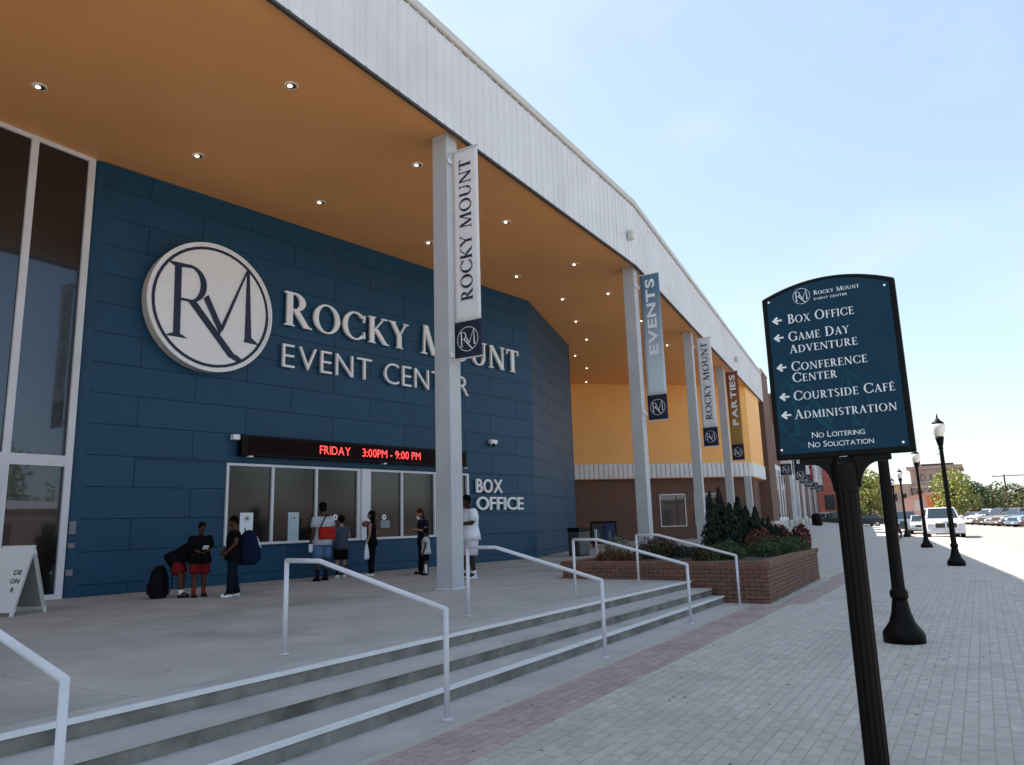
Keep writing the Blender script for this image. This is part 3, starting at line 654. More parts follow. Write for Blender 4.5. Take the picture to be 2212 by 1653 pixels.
bo = empty('box_office_sign'); tag(bo, 'raised white block letters reading Box Office right of the windows', 'sign')
lettering('BOX', WM, 11.74, 13.05, 2.65, 3.08, .03, .06, [M_lett], bo, 'letter', serif=False, off=.012, gap=.10)
lettering('OFFICE', WM, 11.74, 14.15, 2.09, 2.50, .03, .06, [M_lett], bo, 'letter', serif=False, off=.012, gap=.10)
ld = empty('led_display'); tag(ld, 'long black LED ticker board with red text above the ticket windows', 'display')
wallbox('housing', M_black, 3.25, 3.42, 11.15, 3.93, .02, .22, ld, bevel=.01); wallbox('screen', M_ledface, 3.42, 3.48, 11.05, 3.87, .2201, .226, ld)
lettering('FRIDAY', WM, 5.50, 6.50, 3.57, 3.79, .228, .003, M_led, ld, serif=False, off=.0, name='red_letter', gap=.16)
lettering('3:00PM - 9:00 PM', WM, 6.92, 9.12, 3.57, 3.79, .228, .003, M_led, ld, serif=False, off=.0, name='red_letter', gap=.14)
wallbox('junction_box', M_lett, 3.06, 3.80, 3.24, 3.93, .0, .16, ld, bevel=.01)
for s in (3.5, 7.75, 11.1): wallbox('hinge_tab', M_lett, s-.05, 3.39, s+.05, 3.42, .1, .24, ld)

# ---------------------------------------------------------------- banners on the columns
def banner(x, y0, z0, z1, zb, col, txt, tcol, serif, label, tz0, tz1, grad=None, w=.65, group='vertical banners on the canopy columns', stage=True):
    e = empty('banner', (x, y0, z1)); tag(e, label, 'banner', group)
    M = frameM((0, 0, 0), (0, -1, 0), (-1, 0, 0)); M.translation = Vector((0, 0, -z1))
    def cloth(name, a, c, mat):
        mb = MB(); mb.sm = True; n = 26; m_ = 7
        for i in range(n+1):
            for j in range(m_+1):
                zz = a+(c-a)*i/n; yy = w*j/m_; b_ = .006*math.sin(zz*2.1+yy*5+x)*math.sin(math.pi*j/m_)
                mb.v.append((b_, -yy, zz-z1))
        for i in range(n):
            for j in range(m_): k = i*(m_+1)+j; mb.f.append((k, k+1, k+m_+2, k+m_+1)); mb.m.append(0); mb.t.append(0); mb.smooth.append(True)
        o = mb.build(name, mat, e); md = o.modifiers.new('s', 'SOLIDIFY'); md.thickness = .003; return o
    cloth('upper_cloth', zb, z1, col); cloth('lower_cloth', z0, zb-.001, M_bnavy)
    for zz in (z1+.01, z0-.01):
        mb = MB(); mb.tube([(0, .16, zz-z1), (0, -w-.02, zz-z1)], .018, 8); mb.build('rod', M_white, e)
    # lettering turned to read upwards
    R2 = M @ Matrix.Rotation(math.pi/2, 4, 'Z')
    lettering(txt, R2, tz0, tz1, -w*.72, -w*.28, .012, .002, tcol, e, serif=serif, name='printed_letter', small=1.0, off=(.0 if serif else .03), gap=.10)
    mb = MB(); EM = M @ Matrix.Translation((w/2, (z0+zb)/2, 0)); emblem(mb, EM, w*.40, .012, .001); mb.build('emblem', M_bannerw, e)
    return e
M_grad = pm('banner_pale_blue', (.28, .38, .50), .75, .06, 1); M_gold_b = pm('banner_ochre', (.22, .12, .03), .75, .2, .8, stain=((.14, .03, .015), .5, .6))
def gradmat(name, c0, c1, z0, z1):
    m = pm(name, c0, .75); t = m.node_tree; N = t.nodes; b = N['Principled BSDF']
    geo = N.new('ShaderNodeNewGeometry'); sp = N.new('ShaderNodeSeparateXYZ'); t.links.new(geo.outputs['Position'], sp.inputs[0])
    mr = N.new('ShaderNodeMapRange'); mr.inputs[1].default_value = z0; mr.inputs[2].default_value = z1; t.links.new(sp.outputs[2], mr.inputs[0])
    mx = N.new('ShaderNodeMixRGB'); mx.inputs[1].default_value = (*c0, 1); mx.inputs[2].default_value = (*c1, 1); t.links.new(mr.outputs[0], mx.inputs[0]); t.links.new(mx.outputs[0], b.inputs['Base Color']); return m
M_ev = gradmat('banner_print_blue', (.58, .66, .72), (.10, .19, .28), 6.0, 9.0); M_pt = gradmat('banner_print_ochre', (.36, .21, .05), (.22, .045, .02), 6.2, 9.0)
M_btext = pm('banner_text_pale', (.82, .84, .86), .75)
banner(11.94, 8.60, 4.87, 9.33, 5.62, M_bannerw, 'ROCKY MOUNT', M_navy, True, 'white vertical banner reading Rocky Mount on the nearest column', 6.03, 9.10)
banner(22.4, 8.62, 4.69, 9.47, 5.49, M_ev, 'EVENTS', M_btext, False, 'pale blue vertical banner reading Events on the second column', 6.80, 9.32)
banner(32.1, 9.90, 4.66, 9.45, 5.47, M_bannerw, 'ROCKY MOUNT', M_navy, True, 'white vertical banner reading Rocky Mount on the third column', 5.80, 9.25)
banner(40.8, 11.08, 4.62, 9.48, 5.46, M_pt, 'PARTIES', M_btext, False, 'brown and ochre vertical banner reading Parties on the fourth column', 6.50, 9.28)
far = [(59.2, 12.55, M_bannerw, 'ROCKY MOUNT', M_navy, True, 'white banner in front of the tall first brick pier'), (68.5, 13.35, M_bnavy, 'EVENTS', M_btext, False, 'all navy banner first of the far row under the directory sign'),
       (77.0, 14.6, M_bannerw, 'ROCKY MOUNT', M_navy, True, 'white banner second of the far row beside the navy one'), (88, 16.2, pm('banner_red', (.30, .02, .035), .75), 'SPORTS', M_btext, False, 'dark red banner third of the far row'),
       (97, 17.3, M_bannerw, 'ROCKY MOUNT', M_navy, True, 'white banner fourth of the far row'), (107, 18.4, M_ev, 'EVENTS', M_btext, False, 'pale blue banner last of the far row')]
for i, (x, y, m, tx, tm, sf, lbl) in enumerate(far):
    banner(x, y, 4.6, 9.3, 5.45, m, tx, tm, sf, lbl, 6.0, 9.0, w=.9 if i else .8, group='banners on poles along the brick wing')
    if i:
        p = empty('banner_pole', (x, y+.35, .6)); tag(p, 'white pole carrying the %s banner of the far row' % ('navy', 'second', 'dark red', 'fourth', 'pale blue')[i-1], 'pole', 'banner poles along the brick wing')
        mb = MB(); mb.box(-.13, -.13, 0, .13, .13, 8.9); mb.build('shaft', M_white, p); mb = MB(); mb.box(-.2, -.2, 0.002, .2, .2, .5); mb.build('plinth', M_lime, p)
        p.location.z = gz(x, y+.3)

# ---------------------------------------------------------------- planter with plants
PLT = empty('brick_planter'); tag(PLT, 'low brown brick planter full of shrubs at the end of the steps', 'planter')
PP = [Vector((14.82, 3.55, 0)), Vector((20.9, 3.72, 0)), Vector((22.5, 8.0, 0)), Vector((14.92, 7.95, 0))]
ZT = .765
b = MB(); q = .03
inset = [Vector((14.82+q, 3.55+q, 0)), Vector((20.9-q, 3.72+q, 0)), Vector((22.5-q*1.2, 8-q, 0)), Vector((14.92+q, 7.95-q, 0))]
b.prism([(p.x, p.y) for p in inset], -.05, ZT-.09); b.build('core', M_mortar, PLT)
bricks = []
BH, BLn = .0677, .203
for wi in range(4):
    A, B_ = PP[wi], PP[(wi+1) % 4]; d = (B_-A); Ln = d.length; d.normalize(); n = Vector((d.y, -d.x, 0))
    zlo = 0 if wi != 3 else 0
    for r in range(10):
        z = r*(BH+.0095)
        s = -(BLn+.0095)*(.5 if r % 2 else 0)
        while s < Ln-.02:
            s0, s1 = max(s, 0.0), min(s+BLn, Ln-.004)
            if s1-s0 > .03: bricks.append((wi, s0, s1, z, z+BH, A, d, n))
            s += BLn+.0095
def brick_geo(mb, s0, s1, z0, z1, A, d, n, dep=.10):
    j = rnd.uniform(-.002, .002); e = .003
    P = lambda s, o, z: A+d*s-n*o+Vector((0, 0, z))
    vs = [P(s0, dep, z0), P(s1, dep, z0), P(s1, dep, z1), P(s0, dep, z1), P(s0, j+e, z0), P(s1, j+e, z0), P(s1, j+e, z1), P(s0, j+e, z1), P(s0+e, j, z0+e), P(s1-e, j, z0+e), P(s1-e, j, z1-e), P(s0+e, j, z1-e)]
    mb.add(vs, [(8, 9, 10, 11), (4, 5, 9, 8), (5, 6, 10, 9), (6, 7, 11, 10), (7, 4, 8, 11), (0, 1, 5, 4), (1, 2, 6, 5), (2, 3, 7, 6), (3, 0, 4, 7)])
def dist(bk): p = bk[5]+bk[6]*((bk[1]+bk[2])/2); return p.length+(0 if bk[0] in (0, 3) else 50)
bricks.sort(key=dist)
stf = MB()
for i, bk in enumerate(bricks):
    if i < 300 and bk[0] in (0, 3): mb = MB(); brick_geo(mb, *bk[1:5], bk[5], bk[6], bk[7]); mb.build('brick', M_brick, PLT)
    else: stf.tint = rnd.uniform(-1, 1); brick_geo(stf, *bk[1:5], bk[5], bk[6], bk[7])
tag(stf.build('brickwork', M_brick, PLT), kind='stuff')
cap = MB()
for wi in range(4):
    A, B_ = PP[wi], PP[(wi+1) % 4]; d = (B_-A); Ln = d.length; d.normalize(); n = Vector((d.y, -d.x, 0)); s = 0.24
    while s < Ln-.1: cap.tint = rnd.uniform(-1, 1); s1 = s+.092; P = lambda ss_, o, z: A+d*ss_-n*o+Vector((0, 0, z)); cap.prism([tuple(P(s, .001, 0)[:2]), tuple(P(s1, .001, 0)[:2]), tuple(P(s1, .20, 0)[:2]), tuple(P(s, .20, 0)[:2])], ZT-.085, ZT-.004); s += .102
tag(cap.build('brick_coping', M_brick, PLT), kind='stuff')
for c in PP:
    cc = c+(Vector((18.3, 5.8, 0))-c).normalized()*.12; b = MB(); b.box(cc.x-.11, cc.y-.11, ZT-.09, cc.x+.11, cc.y+.11, ZT-.006); b.build('corner_block', M_brick, PLT)
b = MB(); b.prism([(15.05, 3.78), (20.75, 3.94), (22.2, 7.8), (15.1, 7.75)], ZT-.12, ZT-.05); b.build('soil', M_soil, PLT)

def leaves(mb, c, r, n, size, rs, shape='ball', up=0, asp=2.2):
    for _ in range(n):
        if shape == 'cone':
            t = rs.random()**.8; a = rs.random()*6.283; rr = r[0]*(1-t)**.75*(.55+.45*rs.random())*(.8+.25*math.sin(a*3+t*9))
            p = Vector((c[0]+rr*math.cos(a), c[1]+rr*math.sin(a)*r[1]/r[0], c[2]+r[2]*t))
        else:
            while True:
                v = Vector((rs.uniform(-1, 1), rs.uniform(-1, 1), rs.uniform(-1, 1)))
                if .25 < v.length < 1: break
            v = v.normalized()*(v.length**.5)
            k = 1+.28*noise.noise(v*2.3+Vector(c)); p = Vector((c[0]+v.x*r[0]*k, c[1]+v.y*r[1]*k, c[2]+v.z*r[2]*k))
        d = Vector((rs.uniform(-1, 1), rs.uniform(-1, 1), rs.uniform(-.6, 1)+up)).normalized(); e = d.cross(Vector((rs.uniform(-1, 1), rs.uniform(-1, 1), rs.uniform(-1, 1))))
        if e.length < .05: continue
        e.normalize(); s = size*rs.uniform(.6, 1.3); q = [p-d*s*.5, p+e*s/asp*.5, p+d*s*.5, p-e*s/asp*.5]
        mb.tint = rs.uniform(-1, 1); mb.add(q, [(0, 1, 2, 3)])
def shrub(name, label, cat, loc, r, n, size, mat, group=None, shape='ball', up=0, stem=True, blobs=1, asp=2.2, accent=None):
    e = empty(name, loc); tag(e, label, cat, group); rs = random.Random(hash(label) % 1000 if 0 else sum(map(ord, label))); mb = MB(); ac = MB()
    for k in range(blobs):
        if shape == 'cone' and k:
            a = k*2.2; ox, oy = r[0]*.42*math.cos(a), r[1]*.42*math.sin(a); leaves(mb, (ox, oy, 0), (r[0]*.62, r[1]*.62, r[2]*rs.uniform(.62, .92)), n//blobs, size, rs, shape, up, asp); continue
        ox, oy = (0, 0) if blobs == 1 or shape == 'cone' else (rs.uniform(-.5, .5)*r[0]*1.1, rs.uniform(-.5, .5)*r[1]*1.1)
        rr = [q*(1 if blobs == 1 else rs.uniform(.5, .8)) for q in r]
        leaves(mb, (ox, oy, 0 if shape == 'cone' else rr[2]*.8), rr, n//blobs, size, rs, shape, up, asp)
        if accent: leaves(ac, (ox, oy, rr[2]*1.0), [q*1.08 for q in rr], n//blobs//3, size*.95, rs, 'ball', up, 1.3)
    mb.build('foliage', mat, e)
    if accent: ac.build('blossoms', accent, e)
    if stem: s = MB(); s.tube([(0, 0, -.05), (.01, 0, r[2]*.9)], [.03, .01], 7); s.build('stem', M_bark, e)
    return e
ZS = ZT-.06
gp = 'upright junipers in the brick planter'
shrub('juniper', 'tallest dark upright juniper, left of the trio in the planter', 'shrub', (19.6, 5.75, ZS), (.62, .62, 1.85), 6000, .11, M_leafd, gp, 'cone', 1.6, blobs=6)
shrub('juniper', 'dark upright juniper in the middle of the trio', 'shrub', (20.6, 5.35, ZS), (.55, .55, 1.55), 5000, .11, M_leafd, gp, 'cone', 1.6, blobs=6)
shrub('juniper', 'dark upright juniper nearest the street in the planter', 'shrub', (20.9, 4.85, ZS), (.42, .42, .95), 3000, .11, M_leafd, gp, 'cone', 1.6, blobs=6)
0 and shrub('juniper', 'small dark juniper between the white columns in the planter', 'shrub', (18.9, 6.2, ZS), (.5, .5, 1.0), 3600, .1, M_leafd, gp, 'cone', 1.6, blobs=6)
gp2 = 'low green hedge shrubs in the brick planter'
for i, (x, y, l) in enumerate(((16.9, 4.75, 'low rounded green shrub at the front corner of the planter'), (17.9, 4.45, 'low rounded green shrub in the middle of the planter street side'), (18.9, 4.25, 'low rounded green shrub right of the middle of the planter'), (19.7, 4.1, 'low rounded green shrub nearest the red plants'), (18.2, 5.2, 'low green shrub behind the front row in the planter'))):
    shrub('hedge_shrub', l, 'shrub', (x, y, ZS), (.55, .42, .30), 2600, .055, M_leafg, gp2, blobs=3)
gp3 = 'red leaved plants in the brick planter'
shrub('red_plant', 'deep red leafy plant at the street end of the planter', 'plant', (20.45, 3.98, ZS), (.26, .22, .36), 1000, .09, M_leafr, gp3, up=.8)
shrub('red_plant', 'dark red plant behind the green hedge at the far end of the planter', 'plant', (21.2, 4.7, ZS), (.36, .34, .36), 1700, .09, M_leafr, gp3, up=.8)
shrub('orange_plant', 'orange brown flowering plant behind the green hedge', 'plant', (20.3, 4.75, ZS), (.7, .5, .42), 2200, .07, M_leafor, None, up=.5, blobs=3, accent=M_leafr)
shrub('flower_bed', 'red flowers in front of the second column in the planter', 'plant', (17.3, 6.6, ZS), (.75, .5, .33), 2600, .06, M_leafg, None, blobs=4, accent=M_leafr)
shrub('flower_bed', 'small red flowers at the front corner by the handrail', 'plant', (16.2, 5.0, ZS), (.45, .35, .22), 1600, .05, M_leafg, None, blobs=3, accent=M_leafr)
shrub('grass_tuft', 'low brown reddish grass tuft at the left end of the planter', 'plant', (15.7, 7.1, ZS), (.75, .45, .2), 2600, .09, M_leafor, None, blobs=3, up=1.0, asp=5, stem=False)
shrub('ground_cover', 'dark green low plants filling the middle of the planter', 'plant', (18.0, 6.1, ZS), (1.1, .7, .22), 2600, .06, M_leafd, None, blobs=5, stem=False)
shrub('pale_shrub', 'pale grey green shrub at the foot of the second column', 'plant', (16.6, 7.35, ZS), (.35, .3, .3), 1200, .06, pm('foliage_grey', (.12, .14, .10), .7, .3, 5, tint=.4), None)

# ---------------------------------------------------------------- directory sign
DS = empty('directory_sign', (4.3, .59, 0)); tag(DS, 'dark blue directory sign with white arrows on a fluted post', 'sign')
SM = frameM((4.3, .585, 0), (0, -1, 0), (-1, 0, 0)); SMl = Matrix.Translation((-4.3, -.59, 0)) @ SM
hx, zb_, zt_, za = .3425, 1.90, 2.82, 2.895
def board(hx_, zb, zt, za_, n=16):
    pts = [(-hx_, zb), (hx_, zb), (hx_, zt)]
    for i in range(1, n): a = -1+2*i/n; pts.append((-a*hx_, zt+(za_-zt)*(1-a*a)))
    pts.append((-hx_, zt)); return pts
b = MB(); b.prism(board(hx, zb_, zt_, za), -.045, 0, SMl); bev(b.build('board', M_black, DS), .006)
b = MB(); b.prism(board(hx-.028, zb_+.03, zt_-.02, za-.022), .0005, .006, SMl); b.build('face', M_signface, DS)
def mk(): return MB()
gm = mk(); emblem(gm, SMl @ Matrix.Translation((-.075, 2.17, 0)), .245, .0062, .0006); 
# keep the ghost emblem inside the face
gm.build('ghost_emblem', M_signghost, DS)
lt = lambda t, y0, y1, z0, z1, sf=True, small=.8, nm='lettering', off=0, gap=.13: lettering(t, SMl, .585-y0, .585-y1, z0, z1, .0105, .0006, M_signw, DS, serif=sf, name='printed_letter', small=small, off=off, gap=gap)
em = mk(); emblem(em, SMl @ Matrix.Translation((-.125, 2.802, 0)), .047, .0078, .0006); em.build('small_emblem', M_signw, DS)
lt('Rocky Mount', .645, .412, 2.795, 2.82); lt('EVENT CENTER', .645, .475, 2.765, 2.778, False)
lt('Box Office', .795, .452, 2.655, 2.708); lt('Game Day', .80, .487, 2.555, 2.607); lt('Adventure', .80, .452, 2.486, 2.532, small=.88)
lt('Conference', .80, .415, 2.385, 2.437); lt('Center', .80, .57, 2.322, 2.374); lt('Courtside Caf\u00e9', .803, .302, 2.22, 2.272)
lt('Administration', .808, .303, 2.118, 2.168); lt('No Loitering', .729, .467, 2.008, 2.039, False, .8, gap=.1); lt('No Solicitation', .752, .430, 1.957, 1.988, False, .8, gap=.1)
for z in (2.682, 2.582, 2.412, 2.246, 2.144):
    ar = mk(); x0 = -.295
    ar.add([SMl @ Vector(p) for p in ((x0, z, .0105), (x0+.028, z+.024, .0105), (x0+.036, z+.014, .0105), (x0+.024, z+.005, .0105), (x0+.055, z+.005, .0105), (x0+.055, z-.005, .0105), (x0+.024, z-.005, .0105), (x0+.036, z-.014, .0105), (x0+.028, z-.024, .0105))], [(8, 7, 6, 0), (6, 5, 4, 3), (6, 3, 0), (3, 2, 1, 0)]); ar.build('arrow', M_signw, DS)
for y, z in ((.887, 2.796), (.292, 2.784), (.893, 1.955), (.296, 1.951)):
    s_ = mk(); s_.tube([SMl @ Vector((.585-y, z, .006)), SMl @ Vector((.585-y, z, .011))], .0065, 10); s_.build('screw', M_screw, DS)
# bracket with two quarter arches
br = mk(); pts = [(-.21, 1.898), (.225, 1.898), (.225, 1.872), (.19, 1.866)]
for i in range(9): a = R(90-90*i/8); pts.append((.165-.105*math.cos(R(90)-a)*0-.09*(1-math.cos(R(90)-a))*0-.095*math.sin(R(90*i/8)), 1.866-.13*(1-math.cos(R(90*i/8)))))
L2 = [(-x, z) for x, z in pts[2:]][::-1]
pts = [(-.225, 1.898)]+[(.225, 1.898)]+pts[2:]+L2
br.prism(pts, -.04, -.002, SMl); bev(br.build('bracket', M_black, DS), .003)
po = mk(); n = 48; prof = [(.058-(.005 if (k % 4) in (1, 2) else 0)) for k in range(n)]
for z in (0.02, 1.74):
    for k in range(n): a = 2*math.pi*k/n; po.v.append((prof[k]*math.cos(a)+.02, prof[k]*math.sin(a), z))
for k in range(n): k2 = (k+1) % n; po.f.append((k, k2, n+k2, n+k)); po.m.append(0); po.t.append(0); po.smooth.append(False)
po.build('post', M_black, DS)
c_ = mk(); c_.lathe([(.066, 1.72), (.066, 1.86), (.05, 1.896)], 24, (.02, 0)); c_.build('collar', M_black, DS)
c_ = mk(); c_.lathe([(.07, .0), (.07, .05), (.062, .07)], 24, (.02, 0)); c_.build('foot_ring', M_black, DS)
c_ = mk(); c_.tube([SMl @ Vector((-.02, 1.893, .001)), SMl @ Vector((.02, 1.893, .012))], .008, 8); c_.build('bolt', M_screw, DS)

# ---------------------------------------------------------------- street lamps
def lamp():
    e = empty('street_lamp'); b = MB(); b.sm = True
    b.lathe([(.245, 0), (.245, .10), (.235, .13), (.205, .17), (.155, .24), (.115, .36), (.095, .48), (.085, .53)], 16); b.build('base', M_black, e)
    b = MB(); b.sm = True; b.lathe([(.10, .53), (.108, .56), (.108, .61), (.09, .64), (.078, .66)], 16); b.build('collar', M_black, e)
    b = MB(); n = 32
    for z, r in ((.64, .078), (3.45, .056)):
        for k in range(n): a = 2*math.pi*k/n; rr = r-(.006 if k % 2 else 0); b.v.append((rr*math.cos(a), rr*math.sin(a), z))
    for k in range(n): k2 = (k+1) % n; b.f.append((k, k2, n+k2, n+k)); b.m.append(0); b.t.append(0); b.smooth.append(False)
    b.build('shaft', M_black, e)
    b = MB(); b.sm = True; b.lathe([(.056, 3.45), (.075, 3.48), (.06, 3.52), (.085, 3.62), (.105, 3.72), (.12, 3.80), (.12, 3.83)], 16); b.build('capital', M_black, e)
    b = MB(); b.sm = True; b.lathe([(.10, 3.831), (.14, 3.90), (.185, 4.02), (.205, 4.13), (.195, 4.20), (.15, 4.235)], 18); b.build('globe', M_globe, e)
    b = MB(); b.sm = True; b.lathe([(.175, 4.232), (.155, 4.28), (.08, 4.34), (.045, 4.40), (.02, 4.42), (.028, 4.45), (.006, 4.56)], 16); b.build('finial', M_black, e)
    b = MB(); b.tube([(0, 0, 3.30), (0, .14, 3.32)], .012, 6); b.build('stub_arm', M_black, e)
    return e
l0 = lamp(); lls = ['black fluted street lamp right behind the directory sign', 'tall black street lamp with pale globe, second from the camera', 'black street lamp in front of the white parked SUV, third along the kerb', 'small black street lamp fourth along the kerb', 'tiny farthest black street lamp beyond the silver car']
for i, (x, y) in enumerate(((10.95, 1.02), (26.35, .82), (39.4, 2.3), (56.4, 4.35), (71, 6.1))):
    l = l0 if i == 0 else copy_tree(l0); l.location = (x, y, 0); tag(l, lls[i], 'street lamp', 'street lamps along the kerb')
shrub('red_flower_tub', 'small dark red flower clump by the fourth street lamp', 'plant', (50.5, 4.5, 0), (.35, .35, .45), 500, .12, M_leafr, None)

# ---------------------------------------------------------------- sandwich board, bins, display case
SB = empty('sandwich_board', (6.58, 13.24, .4), 0); tag(SB, 'white folding sandwich board standing by the glass doors', 'sign board')
dirr = Vector((-.37, .93, 0)).normalized(); nn = Vector((.93, .37, 0)).normalized()
M_sbw = pm('board_plastic', (.66, .66, .66), .5, .05); M_sbi = pm('board_inner', (.24, .24, .23), .7, .15, 8)
for sgn, nm in ((1, 'rear_leaf'), (-1, 'front_leaf')):
    foot = nn*(.34*sgn); apex = Vector((0, 0, 1.05)); slope = (apex-foot); 
    Mx = Matrix((( dirr.x, slope.normalized().x, 0, foot.x), (dirr.y, slope.normalized().y, 0, foot.y), (dirr.z, slope.normalized().z, 0, foot.z), (0, 0, 0, 1)))
    nrm = dirr.cross(slope.normalized()); 
    for r_i in range(3): Mx[r_i][2] = nrm[r_i]
    L_ = slope.length; Wd = .62
    o = MB(); o.box(0, .10, -.012, Wd, L_-.12, .012, Mx); lf = o.build(nm, M_sbi if sgn > 0 else M_sbw, SB)
    fr = MB(); 
    for q in ((0, 0, .045, L_), (Wd-.045, 0, Wd, L_), (.046, L_-.12, Wd-.046, L_), (.046, .06, Wd-.046, .10)): fr.box(q[0], q[1], -.02, q[2], q[3], .02, Mx)
    fr.build('frame', M_sbw, lf)
    if sgn < 0:
        no = -nrm if nrm.dot(nn) > 0 else nrm
        TM = frameM(Mx @ Vector((Wd, 0, 0))+no*.013, -dirr, no)
        for txt, x0, x1, z0 in (('de', .40, .54, .66), ('on', .38, .55, .52), ('r', .44, .50, .38)):
            lettering(txt, TM, x0, x1, z0, z0+.075, .001, .001, M_black, lf, serif=False, name='printed_letter', off=.02, small=1)
hd = MB(); hd.box(-.02, 0, 0, .02, .6, .06, Matrix.Translation((0, 0, 1.03)) @ Matrix.Rotation(math.atan2(dirr.y, dirr.x)-math.pi/2, 4, 'Z')); hd.build('top_hinge', M_sbw, SB)

def bin_(name, loc, label, w_=.56, h=.97, d=.5, group=None):
    e = empty(name, loc, R(-8)); tag(e, label, 'trash bin', group)
    b = MB(); b.box(-w_/2, -d/2, .03, w_/2, d/2, h*.86); o = b.build('body', M_binm, e); bev(o, .03)
    b = MB(); b.box(-w_/2-.015, -d/2-.015, h*.861, w_/2+.015, d/2+.015, h); o2 = b.build('lid', M_black, e); bev(o2, .03)
    b = MB(); b.box(-.16, -d/2-.018, h*.70, .16, -d/2-.002, h*.82); b.build('opening', M_trim, e)
    b = MB(); b.box(-w_/2+.04, -d/2+.04, 0, w_/2-.04, d/2-.04, .03); b.build('foot', M_blackr, e)
    return e
M_binm = pm('bin_grey', (.045, .05, .055), .5, .1)
bin_('trash_bin', (24.9, 12.55, .4), 'dark grey square trash bin against the angled blue wall', .66, 1.0, .5)
e = empty('far_litter_bin', (78.0, 13.6, gz(78, 13.6))); tag(e, 'dark round litter bin far down the sidewalk by the brick wing', 'trash bin')
b = MB(); b.sm = True; b.lathe([(.42, 0), (.48, .1), (.5, .9), (.46, 1.0)], 14); b.build('body', M_black, e); b = MB(); b.lathe([(.47, 1.001), (.4, 1.12), (.15, 1.2)], 14); b.build('lid', M_black, e)
e = empty('display_case', (33.2, 15.4, .4), R(-65)); tag(e, 'dark display case with blue and green poster by the brick wall', 'display case')
b = MB(); b.box(-.62, -.2, .16, .62, .2, 1.2); bev(b.build('cabinet', M_black, e), .02)
for s in (-.5, .5): b = MB(); b.box(s-.05, -.15, 0, s+.05, .15, .16); b.build('leg', M_black, e)
b = MB(); b.box(.02, -.215, .35, .55, -.201, 1.1); b.build('poster', pm('poster_blue', (.006, .015, .10), .5, .5, 4), e)
b = MB(); b.box(-.55, -.215, .35, -.02, -.201, 1.1); b.build('poster', pm('poster_green', (.015, .03, .03), .5, .5, 4), e)
for s in (-.28, .28): b = MB(); b.sm = True; b.ball((s, -.216, .55), (.09, .012, .16)); b.ball((s, -.216, .76), (.05, .012, .06)); b.build('printed_figure', pm('poster_figure', (.10, .14, .2), .6), e)
e = empty('thin_bollard', (25.6, 12.2, .4)); tag(e, 'thin grey post right of the trash bin', 'post'); b = MB(); b.box(-.03, -.03, 0, .03, .03, .92); b.build('shaft', M_cap, e); b = MB(); b.box(-.07, -.07, 0, .07, .07, .02); b.build('base_plate', M_cap, e)

